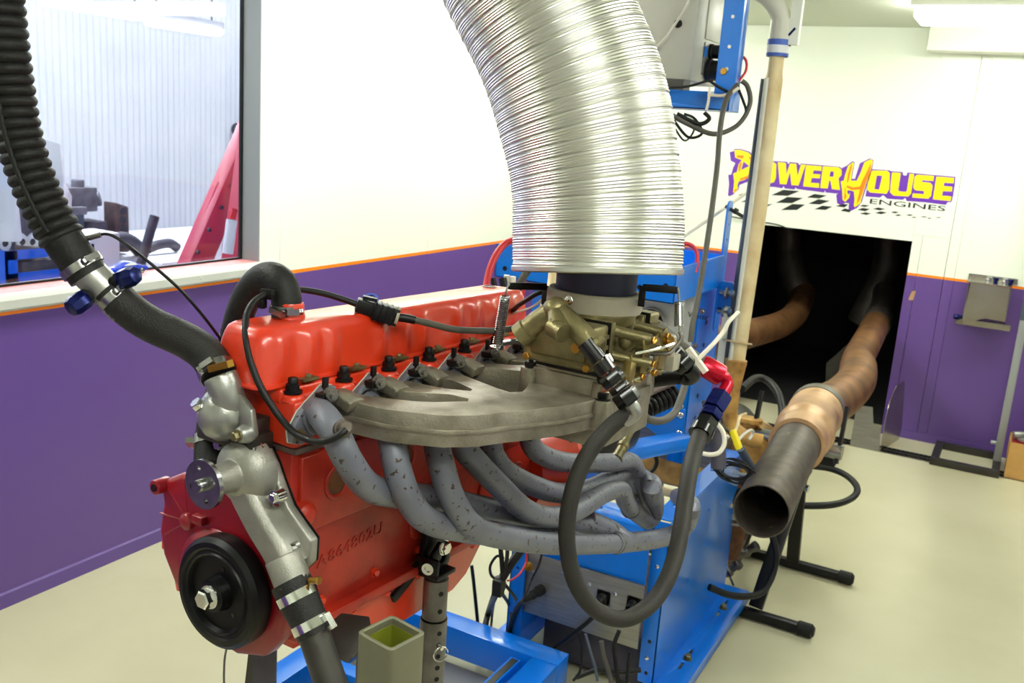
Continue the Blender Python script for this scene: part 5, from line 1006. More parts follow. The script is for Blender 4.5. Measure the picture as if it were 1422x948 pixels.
# thermocouple wire from the joiner
hose('probe_wire', 'thin dark probe wire running from the hose joiner to the back of the engine', 'wire', [(1.7055,0.8354,1.5147),(1.7198,0.8444,1.5205),(1.7314,0.851,1.5224),(1.7435,0.8582,1.5166),(1.7609,0.8725,1.5002),(1.7824,0.8895,1.477),(1.7969,0.9133,1.4496),(1.8082,0.9349,1.4201),(1.8063,0.9703,1.3812),(1.7771,1.0162,1.3491)], .0022, 'dark_cable', 6, 6)
hose('probe_sleeve', 'short pale steel probe sleeve at the ribbed hose', 'probe', [(1.7084,0.831,1.5143),(1.7248,0.845,1.5216)], .004, 'bare_steel', 0, 10)
# breather hose over the rocker cover
bp_ = [(1.9062,1.0061,1.4142),(1.904,1.0082,1.4271),(1.9001,1.0107,1.4449),(1.8905,1.012,1.461),(1.8704,1.0147,1.4673),(1.8462,1.0173,1.4595),(1.8249,1.018,1.4383),(1.8082,1.0195,1.4109),(1.7949,1.0217,1.3789),(1.7794,1.0286,1.3474),(1.7854,1.0126,1.3177),(1.8047,0.9806,1.2891),(1.8312,0.9421,1.2652),(1.8502,0.9171,1.2414),(1.8656,0.9009,1.2145)]
bh = hose('breather_hose', 'black rubber breather hose looping off the front of the rocker cover', 'hose', bp_, .0215, 'rubber', 8, 24)
clamp(bh, V(bp_[1]) , (0, 0, 1), .0218, .012, screw=(1, -.5, 0)); pq = V((1.9118,0.982,1.4267)); b = B(); b.beam(pq + V((-.012, 0, .002)), pq + V((.01, 0, -.002)), .01, .008); b.o('clamp_screw', 'steel', bh)
q0, q1 = V(bp_[7]), V(bp_[9]); dd = (q1 - q0).normalized(); B().lathe([(0, .0222), (.036, .0222)], q0.lerp(q1, .30), dd, 24, False).o('silver_band', 'panel_steel', bh)
clamp(bh, V(bp_[13]), (V(bp_[14]) - V(bp_[13])), .0222, .014, screw=(-1, -.5, 0))
# oxygen sensor lead with its connector lying over the rocker cover
hose('sensor_lead', 'black sensor lead hanging from the connector down to the front header pipe', 'cable', [(2.0967,0.904,1.316),(2.0946,0.8982,1.3113),(2.0856,0.8928,1.3041),(2.0693,0.8905,1.2972),(2.0469,0.895,1.2928),(2.0147,0.9016,1.2946),(1.9884,0.9033,1.3101),(1.9651,0.8984,1.3389),(1.9426,0.9004,1.3704),(1.923,0.9098,1.4024),(1.9041,0.9291,1.4259),(1.8953,0.9516,1.4414),(1.8934,0.9758,1.4492),(1.8904,1.0035,1.4506),(1.8884,1.0311,1.4492),(1.8931,1.0615,1.4453),(1.9093,1.086,1.4393),(1.9288,1.1058,1.4311),(1.9479,1.1197,1.4234)], .0047, 'dark_cable', 6, 10)
b = B()
p = V((1.8942,0.9821,1.4496)); b.box(p, (.02, .012, .014)); b.box(p + V((-.008, -.004, -.012)), (.010, .010, .018)); tag(b.o('cable_clip', 'black', bev=.001), 'small black cable clip on the sensor lead beside the breather hose', 'clip')
k0, k1 = V((1.9479,1.1197,1.4234)), V((1.9914,1.156,1.4075)); n_ = (k1 - k0).normalized()
cn = thing('cable_connector', 'black plastic cable connector lying on the edge of the rocker cover', 'connector', (k0 + k1) / 2 - V((0, 0, .015)))
b = B(); b.beam(k0 - n_ * .006, k0 + n_ * .022, .022, .020); b.o('plug', 'black', cn, bev=.002)
b = B(); b.beam(k0 + n_ * .0225, k1, .028, .026); 
for t in (.35, .5, .65, .8): b.beam(k0.lerp(k1, t), k0.lerp(k1, t) + n_ * .003, .031, .029)
b.o('socket', 'black', cn, bev=.0015); B().ring(k1 - n_ * .004, n_, .0165, .012, .004, 20).o('seal_ring', 'ring_grey', cn)
b = B(); b.beam(k0 + n_ * .004 + V((0, 0, .014)), k0 + n_ * .026 + V((0, 0, .016)), .012, .005); b.o('latch', 'black', cn)
rr = V((1.9519,1.1407,1.4291)); b = B(); b.ring(rr, (.2, -.5, .6), .012, .0085, .003, 24); tag(b.o('key_ring', 'tape_blue'), 'pale blue plastic ring behind the black connector on the rocker cover', 'ring')
hose('throttle_cable', 'grey-brown cable running along the rocker cover to the carburettor', 'cable', [(1.9923,1.1565,1.4076),(2.0113,1.1714,1.404),(2.031,1.1917,1.3975),(2.0535,1.2188,1.3891),(2.0732,1.2514,1.3851),(2.0934,1.2848,1.3833),(2.1085,1.3166,1.3856),(2.1208,1.3368,1.3941)], .0052, 'grey_cable', 8, 10)
hose('throttle_cable_boot', 'short black rubber boot on the grey-brown cable next to the connector', 'sleeve', [(1.9939,1.1561,1.4074),(2.0054,1.1664,1.4055),(2.0136,1.1719,1.4038)], .0066, 'black', 5, 12)
# lower radiator hose and pipe
l0, l1, l2 = V((2.0385,0.8734,1.1038)), V((2.078,0.8699,1.0544)), V((2.1381,0.8581,0.9614))
lh = thing('coolant_coupling', 'black rubber coupling under the silver water pump', 'hose', l1)
d = (l1 - l0).normalized()
B().lathe([(0, .0268), (.014, .0265), (.03, .0262), (.05, .0245), ((l1 - l0).length + .012, .0235)], l0, d, 28).o('sleeve', 'rubber_hose', lh)
for t, r in ((.34, .0266), (.98, .0240)):
    b = B(); c = l0.lerp(l1, t); b.ring(c - d * .006, d, r + .0016, r - .001, .012, 32); b.o('band_clamp', 'chrome', lh)
p = V((2.0765,0.8764,1.1142)); b = B(); b.cyl(p + V((-.008, 0, -.002)), p + V((.006, 0, .002)), .0042, n=12); b.hexa(p + V((.004, 0, .002)), (1, -.2, .2), .0052, .005); b.o('clamp_screw', 'brass', lh)
p = V((2.1029,0.8735,1.0712)); b = B(); b.beam(p + V((-.006, 0, .004)), p + V((.008, 0, -.012)), .01, .008); b.o('clamp_screw', 'chrome', lh)
d2 = (l2 - l1).normalized(); e2 = l1 + d2 * ((l1.z - .012) / -d2.z)
tag(B().cyl(l1 - d2 * .01, e2, .0208, n=24).o('coolant_pipe', 'raw_bar'), 'dark bare steel coolant pipe slanting down in the foreground', 'pipe')
# fuel hose loop with black fittings
def an_fitting(name, label, chain, mats, cat='fitting'):
    """screwed hose-end: list of (point, point, radius, hex) pieces"""
    t = thing(name, label, cat, chain[0][0])
    for (p, q, r, hx), m in zip(chain, mats):
        p, q = V(p), V(q); d = q - p; b = B()
        if hx: b.lathe([(0, r * .93), (d.length * .12, r), (d.length * .85, r), (d.length, r * .9)], p, d, 6)
        else: b.lathe([(0, r), (d.length, r * .97)], p, d, 18)
        b.o('hex_nut' if hx else 'collar', m, t)
    return t
fa = [(2.2786,1.2094,1.4089),(2.3019,1.2124,1.3861),(2.3041,1.2131,1.3843),(2.3161,1.2139,1.3715),(2.3173,1.214,1.3696),(2.3303,1.2153,1.357),(2.3315,1.2155,1.3551),(2.3386,1.2162,1.3479),(2.3396,1.2165,1.3469),(2.3535,1.2187,1.3312)]
ft = an_fitting('fuel_fitting', 'black screwed hose fitting in front of the carburettor, above the hose loop', [(fa[0], fa[1], .0125, 0), (fa[2], fa[3], .0145, 0), (fa[4], fa[5], .018, 1), (fa[6], fa[7], .0155, 1), (fa[8], fa[9], .019, 1)], ['black_gloss'] * 5)
B().tube([(2.3535,1.2187,1.3312),(2.3589,1.2209,1.3244),(2.36,1.223,1.3167),(2.354,1.2236,1.3088),(2.346,1.2233,1.3018)], .0092, 16, 5).o('elbow', 'alu', ft)
hl = [(2.3501,1.2263,1.3138),(2.3383,1.2199,1.3042),(2.3255,1.2065,1.2875),(2.3146,1.1856,1.2646),(2.306,1.167,1.2323),(2.304,1.1503,1.1937),(2.3063,1.1413,1.1539),(2.3139,1.1405,1.1125),(2.327,1.1439,1.0762),(2.3445,1.1567,1.0449),(2.3658,1.1743,1.0246),(2.3841,1.2041,1.0125),(2.3985,1.2357,1.0158),(2.4068,1.2776,1.0262),(2.409,1.3194,1.0491),(2.402,1.37,1.0801),(2.3844,1.4374,1.1079),(2.3666,1.5042,1.1337),(2.346,1.5898,1.148),(2.3285,1.677,1.1625)]
hose('fuel_hose', 'thick dark grey fuel hose hanging in a big loop in front of the headers', 'hose', hl, .0125, 'fuel_hose', 8, 22, rf=lambda d, t: .0122 + .0065 * max(0, t - .55))
fb = [(2.3289,1.6766,1.1598),(2.33,1.6915,1.1705),(2.33,1.6915,1.1705),(2.333,1.7082,1.1843),(2.3337,1.7093,1.187),(2.3349,1.7243,1.1981),(2.3344,1.7248,1.2008),(2.3392,1.7563,1.2236)]
fr_ = an_fitting('fuel_fitting', 'black, blue and red screwed hose fitting at the upper end of the loop', [(fb[0], fb[1], .0235, 0), (fb[2], fb[3], .0225, 1), (fb[4], fb[5], .022, 1), (fb[6], fb[7], .0235, 1)], ['black_gloss', 'black_gloss', 'blue_anod', 'blue_anod'])
B().tube([(2.3377,1.7541,1.218),(2.3412,1.7709,1.231),(2.3403,1.7846,1.2411),(2.3335,1.7837,1.2517),(2.3224,1.7794,1.2578),(2.3114,1.7751,1.2638)], .0125, 16, 5).o('elbow', 'red_anod', fr_)
p, q = V((2.3281,1.7814,1.2541)), V((2.2883,1.7657,1.2745)); d = (q - p); B().lathe([(0, .021), (.2 * d.length, .0225), (.85 * d.length, .0215), (d.length, .0185)], p, d, 18).o('red_socket', 'red_anod', fr_)
hose('braided_hose', 'pale braided hose coming down to the red fitting', 'hose', [(2.2898,1.7661,1.2732),(2.2757,1.7505,1.2866),(2.2575,1.7233,1.3083),(2.2356,1.695,1.3334),(2.212,1.6869,1.3504)], .0155, 'grey_cable', 6, 14)
b = B(); p = V((2.295,1.7158,1.2922)); b.beam(p + V((-.02, 0, .02)), p + V((.02, 0, -.02)), .012, .01); tag(b.o('cable_tie', 'white_cable'), 'white cable tie round the braided hose by the red fitting', 'cable tie')
hose('tie_tail', 'long white cable tie tail sticking up beside the cream pipe', 'cable tie', [(2.2964,1.711,1.2933),(2.3163,1.7351,1.3237),(2.3276,1.7587,1.3472),(2.333,1.7662,1.3653),(2.3442,1.7884,1.3837)], .0042, 'white_cable', 5, 6)
fc = [(2.3051,1.4541,1.3812),(2.3152,1.4569,1.3716),(2.3164,1.4573,1.3705),(2.3277,1.4605,1.3598),(2.3289,1.4609,1.3587),(2.34,1.4642,1.3491),(2.3412,1.4646,1.348),(2.355,1.4686,1.3352)]
f3 = an_fitting('fuel_fitting', 'black and chrome hose fitting right of the carburettor, behind the linkage', [(fc[0], fc[1], .013, 0), (fc[2], fc[3], .017, 1), (fc[4], fc[5], .0165, 1), (fc[6], fc[7], .0185, 1)], ['black_gloss', 'chrome', 'black_gloss', 'black_gloss'])
B().tube([(2.3527,1.4676,1.3361),(2.3583,1.4799,1.3274),(2.3577,1.4888,1.3182),(2.3481,1.4937,1.3116),(2.3372,1.4883,1.3131)], .0125, 14, 5).o('elbow', 'black', f3)
hose('rear_fuel_hose', 'black fuel hose running flat behind the carburettor to the chrome fitting', 'hose', [(2.3443,1.4925,1.3149),(2.3206,1.5013,1.3073),(2.2937,1.5076,1.2971),(2.267,1.5144,1.288),(2.2344,1.5179,1.2784)], .0135, 'rubber', 6, 16)
# cables on the carburettor's left and along the tower
hose('red_hose', 'thin red hose arching down behind the rocker cover beside the duct', 'hose', [(1.672,2.116,1.4226),(1.6514,2.1019,1.4101),(1.6462,2.0698,1.3863),(1.6477,2.0389,1.3527),(1.6557,2.0116,1.3204),(1.6773,1.9659,1.2786)], .009, 'red_wire', 6, 10)
hose('pink_hose', 'thin pink hose bending down into the blue tray right of the duct', 'hose', [(1.8721,2.7923,1.3869),(1.8953,2.805,1.3888),(1.9161,2.8142,1.3818),(1.9314,2.817,1.3612),(1.9362,2.8124,1.3332),(1.9372,2.8056,1.305)], .0065, 'red_wire', 6, 8)
for lb, pts, r, m in (('black cable dropping from the blue tray, nearest the red hose', [(1.5905,2.1592,1.3067),(1.5983,2.1567,1.2811),(1.6029,2.1472,1.2344),(1.6125,2.1404,1.1882)], .008, 'dark_cable'),
                      ('thick black cable dropping from the blue tray left of the two white plugs', [(1.6359,2.1276,1.3163),(1.6468,2.1246,1.2822),(1.6529,2.1162,1.2367),(1.6672,2.1099,1.1825)], .011, 'dark_cable'),
                      ('dark grey hose slanting from the duct mouth down behind the rocker cover', [(1.7598,2.0325,1.3683),(1.7492,2.0195,1.3397),(1.7434,2.0088,1.3099),(1.7432,1.9998,1.2753),(1.7504,1.9883,1.2153)], .010, 'grey_cable'),
                      ('thin dark red cable beside the blue post behind the spring arm', [(1.731,2.066,1.3323),(1.7346,2.0603,1.3025),(1.7327,2.0502,1.2671),(1.7324,2.041,1.2317)], .005, 'red_wire')):
    hose('hanging_cable', lb, 'cable', pts, r, m, 6, 8)
hose('black_lead', 'black lead from the air ring bracket down behind the rocker cover', 'cable', [(2.0989,1.4388,1.4299),(2.0857,1.4303,1.424),(2.0599,1.4474,1.4079),(2.0256,1.4821,1.3879),(1.9952,1.5188,1.3676)], .0045, 'dark_cable', 6, 8)
hose('white_lead', 'thin white lead curving from the air ring behind the rocker cover', 'cable', [(2.1002,1.4376,1.4227),(2.0871,1.4385,1.408),(2.0612,1.4555,1.3917),(2.0296,1.4816,1.378),(1.9959,1.5182,1.3637)], .0022, 'white_cable', 6, 6)
hose('bent_steel_pipe', 'cream coloured hose rising behind the left side of the carburettor', 'hose', [(2.0485,1.5663,1.4429),(2.0628,1.5346,1.4255),(2.0775,1.4911,1.4064),(2.0902,1.4468,1.3884),(2.1023,1.4052,1.3823)], .0085, 'cream_pipe', 6, 10)
for x, lb in ((704, 'left white ended cable plug under the blue tray'), (714, 'right white ended cable plug under the blue tray')):
    p = V((1.6209,2.1778,1.3167)) + V(((x - 704) * .0019, 0, -(x - 704) * .0001)); t = thing('cable_plug', lb, 'plug', p - V((0, 0, .06)))
    B().cyl(p, p - V((0, 0, .03)), .008, n=10).o('sleeve', 'white_cable', t); B().cyl(p - V((0, 0, .0301)), p - V((0, 0, .055)), .006, n=10).o('tip', 'dark_cable', t)
# long grey cable from the overhead box down to the tower
hose('grey_cable', 'long grey cable hanging from the overhead box past the duct to the tower', 'cable', [(2.035,2.674,1.8564),(2.0222,2.6349,1.8205),(2.0244,2.6001,1.7708),(2.0274,2.5868,1.7128),(2.0413,2.5514,1.6364),(2.0533,2.5102,1.5419),(2.0634,2.4685,1.4487),(2.0719,2.4263,1.357),(2.0788,2.3883,1.2852),(2.0842,2.3546,1.233),(2.0871,2.3443,1.187)], .0075, 'grey_cable', 6, 10)
# floor cables
for lb, pts, r, m in (('black floor cable looping out past the pipe stand on the right', [(2.0287,3.538,0.3548),(2.1311,3.5885,0.3408),(2.2286,3.6605,0.3305),(2.323,3.7458,0.3331),(2.3695,3.8856,0.3303),(2.3644,4.0006,0.3368),(2.3047,4.0876,0.3471),(2.225,4.1056,0.3553),(2.113,4.0481,0.3616)], .014, 'dark_cable'),
                      ('black cable running along the floor behind the blue stand', [(2.0781,2.9003,0.2534),(2.1303,2.9438,0.225),(2.1786,2.9997,0.2083),(2.2162,3.0764,0.2034),(2.2287,3.1495,0.2367),(2.2293,3.1689,0.3112),(2.197,3.1735,0.3954)], .012, 'dark_cable'),
                      ('black hose curving from the pump over the drain', [(1.8161,4.0781,0.6379),(1.8195,4.3126,0.641),(1.8751,4.3389,0.6289),(1.9472,4.2517,0.5928),(1.9943,4.1435,0.526),(2.0043,4.0082,0.4299)], .018, 'dark_cable')):
    hose('floor_cable', lb, 'cable', pts, r, m, 8, 10)
# loom behind the grey panel: junction lump and leads
jl = thing('cable_loom', 'knotted black wiring loom hanging left of the grey connector panel', 'cable', (1.8745,1.7773,0.5894))
q = V((1.8244,1.8728,0.6127)); b = B(); b.ball(q, .02, 10, (.9, .9, 1.3)); b.box(q + V((.005, -.012, 0)), (.024, .02, .04)); b.o('junction', 'black', jl)
for pts, r in (([(1.8048,1.8917,0.7269),(1.8167,1.8872,0.6847),(1.8271,1.8818,0.6423)], .006), ([(1.8147,1.9184,0.72),(1.8304,1.8925,0.6771),(1.8285,1.8804,0.6338)], .005), ([(1.8424,1.9471,0.6846),(1.8353,1.9013,0.6561),(1.8269,1.8773,0.625)], .011), ([(1.8221,1.868,0.5987)] + [(1.5014,2.44,0.1916),(1.49,2.44,0.1292),(1.4839,2.44,0.0653),(1.481,2.44,0.0305)], .010), ([(1.8191,1.8663,0.5984)] + [(1.5127,2.44,0.1826),(1.5113,2.44,0.1312),(1.5118,2.44,0.0543)], .004), ([(1.8319,1.8725,0.596)] + [(1.5721,2.43,0.2365),(1.5858,2.43,0.196),(1.5829,2.43,0.1347)], .005), ([(1.8243,1.8891,0.6766),(1.8081,1.8816,0.6805),(1.7981,1.8703,0.6572),(1.8034,1.8675,0.6352),(1.8177,1.8722,0.6242)], .0035), ([(1.8345,1.8793,0.617),(1.8452,1.9007,0.5881),(1.8427,1.9366,0.5524)], .004)): B().tube(pts, r, 8, 5).o('lead', 'dark_cable', jl)
hose('plug_cable', 'black cable from the large plug on the grey panel down to the floor', 'cable', [(1.658,2.36,0.3045), (1.6208,2.4,0.2507), (1.592,2.425,0.1854), (1.5763,2.44,0.1151), tuple(V((1.5598,2.45,0.0533)) - V((0, 0, .05)))], .009, 'dark_cable', 6, 8)
hose('socket_cable', 'black cable slanting from the middle socket of the grey panel', 'cable', [(1.8921,2.41,0.3391),(1.86,2.41,0.2861),(1.8136,2.42,0.2253),(1.7655,2.43,0.1675),(1.7271,2.44,0.1246),(1.6785,2.445,0.0723)], .007, 'dark_cable', 6, 8)
hose('earth_wire', 'thin red earth wire from the stud on the blue post', 'wire', [(1.8309,2.0014,0.6487),(1.832,1.9956,0.6236),(1.8316,1.9679,0.6068),(1.8347,1.9239,0.61),(1.841,1.8846,0.6244)], .0025, 'red_wire', 6, 6)
hose('thin_lead', 'thin black lead hanging in front of the grey panel', 'wire', [(1.8717,2.0036,0.6637),(1.8695,1.9937,0.6296),(1.8597,1.9792,0.593),(1.8611,1.9498,0.5663),(1.8645,1.9259,0.5562)], .0028, 'dark_cable', 6, 6)
hose('lead_wire', 'thin dark wire hanging straight behind the orange-red sump', 'wire', [(1.3909,2.5,0.2853),(1.4036,2.5,0.2245),(1.4173,2.5,0.1507),(1.431,2.5,0.0763),(1.4412,2.5,0.0135)], .006, 'dark_cable', 6, 8)
for i, (pts, r, m, lb) in enumerate((([(2.001,2.1416,0.3927),(2.0124,2.1382,0.356),(2.0337,2.1378,0.3107),(2.0517,2.1356,0.2652)], .007, 'grey_cable', 'pale grey cable hanging under the grey panel'), ([(2.0379,2.169,0.4239),(2.0326,2.1565,0.3858),(2.0439,2.1507,0.3398),(2.065,2.1429,0.2663)], .006, 'dark_cable', 'dark cable hanging under the right socket of the grey panel'), ([(1.9472,2.1178,0.4109),(1.9592,2.1138,0.3705),(1.9654,2.1028,0.3146),(1.9536,2.089,0.2855)], .004, 'dark_cable', 'thin dark wire hanging under the grey panel, leftmost of the pair'), ([(1.9612,2.1245,0.4082),(1.9808,2.1232,0.3628),(1.9972,2.1226,0.3266),(2.0102,2.1201,0.29)], .004, 'conduit', 'thin bluish wire hanging under the grey panel'), ([(1.9418,2.1361,0.2672),(1.9895,2.1672,0.2902),(2.0415,2.1943,0.2887),(2.0915,2.2232,0.2985)], .007, 'dark_cable', 'dark cable lying across the floor under the grey panel'), ([(2.0725,2.1736,0.3703),(2.0738,2.1647,0.3328),(2.0785,2.1552,0.2862)], .005, 'dark_cable', 'short dark cable by the foot of the blue flange'))):
    hose('under_cable', lb, 'cable', pts, r, m, 6, 8)
hose('hook_wire', 'thin bright hanging wire below the black balancer', 'wire', [(1.9155,0.8863,0.9643),(1.9157,0.8807,0.9423),(1.919,0.8762,0.9176),(1.9241,0.8726,0.893)], .0016, 'bare_steel', 6, 6)
hose('tower_lead', 'braided grey lead curving below the black damper spring', 'cable', [(2.1393,2.184,1.1776),(2.1389,2.1704,1.1257),(2.1499,2.1106,1.0957),(2.1553,2.0502,1.0753),(2.1632,1.9416,1.0877),(2.1691,1.8365,1.1179),(2.1738,1.7875,1.1433)], .009, 'grey_cable', 6, 10)
hose('drop_cable', 'thin black cable hooking down in front of the stained trough', 'cable', [(2.0088,2.3804,0.8557),(2.0197,2.3803,0.8332),(2.0178,2.3743,0.8135),(2.0048,2.3632,0.7968),(1.9947,2.3546,0.7842)], .006, 'dark_cable', 6, 8)
hose('strap_hose', 'black hose hanging behind the red elbow', 'hose', [(2.118,2.4769,1.0073),(2.1367,2.4721,0.9501),(2.157,2.4682,0.8931),(2.1721,2.459,0.8259)], .022, 'shop_dark', 6, 12)
# thermocouple plug with its leads by the blue fitting
yc = V((2.2004,2.4946,0.9064)); ty_ = thing('yellow_plug', 'yellow thermocouple plug hanging on thin leads beside the blue fitting', 'plug', yc)
b = B(); b.beam(yc + V((-.013, 0, .024)), yc + V((.013, 0, -.024)), .024, .014); b.o('plug', 'yellow', ty_, bev=.002)
for pts, m in (([(2.1915,2.4927,0.9174),(2.1715,2.4857,0.9314),(2.1798,2.3853,0.9748),(2.1958,2.2887,1.0175)], 'grey_cable'), ([(2.1943,2.4952,0.9216),(2.174,2.5991,0.9162),(2.154,2.7036,0.9127),(2.1223,2.907,0.8667)], 'cream_pipe'), ([(2.2045,2.4958,0.9028),(2.1738,2.7015,0.8638),(2.1541,2.8567,0.8312),(2.1523,2.9084,0.8105),(2.1441,2.8981,0.7872)], 'white_cable')): B().tube(pts, .0045, 8, 5).o('lead', m, ty_)
hose('white_loop', 'white wire loop hanging from the blue fitting above the blue stand', 'wire', [(2.2484,2.0958,1.0613),(2.2635,2.099,1.0427),(2.2706,2.0966,1.0184),(2.2652,2.0885,0.9982),(2.2517,2.0794,0.9905),(2.2338,2.07,0.9907),(2.2209,2.0646,0.9962)], .0055, 'white_cable', 6, 8)
cw_ = B(); c = V((2.1779,2.6213,0.7686))
for k in range(7): cw_.cut(); cw_.tube([c + V((.045 * cos(2 * pi * t / 16) * (1 + .05 * k), .01 * sin(k * 2.1) , .03 * sin(2 * pi * t / 16) * (1 - .03 * k))) + V((.012 * sin(k * 1.7), 0, .01 * cos(k * 2.3))) for t in range(17)], .0028, 5, 2)
wc = thing('coiled_wire', 'tangled coil of dark wire hanging above the rear corner of the blue stand', 'wire', c - V((0, 0, .05)))
cw_.o('wire_turn', 'dark_cable', wc, each=True)
hose('blue_hose', 'greyish blue hose running down from the yellow plug', 'hose', [(2.181,2.6405,0.8371),(2.1948,2.6925,0.7855),(2.2103,2.744,0.7284),(2.2246,2.7918,0.6589)], .013, 'conduit', 6, 10)

# ================================================================= overhead box on the blue arm
oh = thing('control_cabinet', 'pale grey control cabinet hanging from the blue overhead arm', 'cabinet', (1.73, 2.9, 1.87))
b = B(); b.mm((1.50, 2.75, 1.868), (1.872, 3.05, 2.36)); b.o('case', 'box_grey', oh, bev=.004)
p = V((1.818,2.75,2.025)); B().lathe([(0, .012), (.006, .012), (.009, .008)], p, (0, -1, 0), 18).o('knockout_plug', 'black', oh)
pa_, pb_ = [(1.874,2.8318,1.8816),(1.874,2.9176,2.0317)]
B().mm((1.8725, pa_[1] + .01, pa_[2] + .01), (1.877, 2.98, 1.985)).o('connector_plate', 'panel_steel', oh, bev=.001)
B().mm((1.8725, pa_[1] + .01, 1.995), (1.876, 2.98, 2.14)).o('blank_plate', 'box_grey', oh, bev=.001)
for p, r, m in (((1.89,2.8851,1.9074), .030, 'black'), ((1.885,2.8943,1.9626), .02, 'black')):
    p = V(p); b = B(); b.lathe([(-.012, r * 1.15), (0, r * 1.15), (.002, r), (.025, r), (.028, r * .8)], p, (1, 0, 0), 20); b.o('connector', m, oh)
p = V((1.8775,2.8483,1.9578)); B().box(p, (.001, .022, .03)).o('blue_label', 'blue_clean', oh)
ar = thing('overhead_arm', 'blue folded-steel arm hanging from the ceiling and holding the grey cabinet', 'bracket', (1.95, 2.7, 1.8))
q0, q1, q2 = V((1.9631,2.7,1.8592)), V((2.021,2.7,1.8616)), V((2.0113,2.7,2.084))
b = B(); b.mm((q0.x, 2.70, 1.79), (q1.x, 2.705, CEIL - .001)); b.mm((q1.x - .005, 2.70, 1.79), (q1.x, 2.75, CEIL - .001)); b.mm((q0.x, 2.70, 1.79), (q0.x + .005, 2.75, CEIL - .001)); b.o('upright', 'blue_clean', ar, bev=.0012)
b = B(); b.mm((1.45, 2.66, 1.785), (q1.x + .002, 2.699, 1.835)); b.mm((1.45, 2.66, 1.785), (q1.x + .002, 2.76, 1.790)); b.mm((q1.x - .003, 2.66, 1.785), (q1.x + .002, 2.76, 1.835)); b.o('shelf', 'blue_clean', ar, bev=.0012)
B().mm((1.46, 2.70, 1.7905), (1.87, 2.76, 1.8675)).o('packing', 'raw_bar', ar)
for z in (2.04, 1.96, 1.90): B().cyl(((q0.x + q1.x) / 2, 2.7, z), ((q0.x + q1.x) / 2, 2.6985, z), .005, n=10).o('screw_hole', 'logo_white', ar)
p = V((1.9846,2.698,1.8932)); b = B(); b.lathe([(0, .010), (.003, .009)], p, (0, -1, 0), 16); b.o('grommet', 'brass', ar)
hose('cabinet_wire', 'thin white wire slanting across the front of the grey cabinet', 'wire', [(1.7503,2.735,1.9432),(1.7904,2.735,1.9846),(1.8146,2.735,2.0231),(1.8366,2.735,2.059),(1.8535,2.735,2.0984)], .004, 'white_cable', 6, 8)
b = B(); p = V((1.9683,2.655,1.8269)); b.tube([(1.9652,2.65,1.8479),(1.9658,2.65,1.8089),(1.9626,2.65,1.7832)], .004, 6, 4); b.tube([(1.9678,2.65,1.8266),(1.997,2.65,1.8241),(2.0247,2.65,1.8312),(2.0469,2.65,1.8475)], .0045, 6, 4); b.box(p, (.014, .012, .012)); tag(b.o('cable_tie', 'white_cable'), 'white cable tie looped over the blue overhead arm', 'cable tie')
for i, (pts, r, m, lb) in enumerate((([(1.8912,2.5514,1.7649),(1.9325,2.5905,1.7418),(1.9922,2.6396,1.7196),(2.033,2.6894,1.7396),(2.056,2.7102,1.7734),(2.0627,2.7252,1.818),(2.0488,2.7278,1.8569),(2.0319,2.7227,1.8715)], .007, 'grey_cable', 'thick grey cable looping under the blue arm and up its far side'), ([(1.8751,2.611,1.7588),(1.9254,2.6242,1.7069),(1.9592,2.6453,1.7196),(1.9346,2.6421,1.7576),(1.9057,2.6298,1.7693)], .004, 'dark_cable', 'thin black cable bunched in a loop under the blue arm'), ([(1.878,2.6293,1.7339),(1.9116,2.6374,1.6963),(1.9296,2.6524,1.7179),(1.9298,2.6603,1.7481)], .003, 'dark_cable', 'lowest small loop of black wire under the blue arm'), ([(1.9017,2.5807,1.7668),(1.9587,2.6049,1.7439),(1.9826,2.6215,1.7596),(1.9674,2.6177,1.7761)], .006, 'dark_cable', 'short black cable tucked just under the blue arm'), ([(2.0103,2.7314,1.8594),(2.0219,2.7418,1.8765),(2.0321,2.7536,1.9015),(2.0273,2.7582,1.9293),(2.0103,2.753,1.944)], .004, 'red_wire', 'thin red wire bowing out on the far side of the blue upright'), ([(1.9585,2.6587,1.8638),(1.9883,2.67,1.8464),(2.0167,2.6825,1.8367),(2.0292,2.6945,1.8576)], .004, 'dark_cable', 'black wire from the cabinet connector round the blue upright'), ([(1.8651,2.6024,1.8364),(1.9084,2.6272,1.8439),(1.9501,2.6536,1.8611),(1.9673,2.6636,1.8645)], .0035, 'dark_cable', 'thin black wire lying along the top of the blue arm'), ([(2.0182,2.7346,1.856),(2.0393,2.7359,1.8174),(2.0516,2.7349,1.7882),(2.046,2.724,1.7575)], .004, 'dark_cable', 'thin black wire hanging beyond the blue upright'))):
    hose('box_cable', lb, 'cable', pts, r, m, 6, 8)

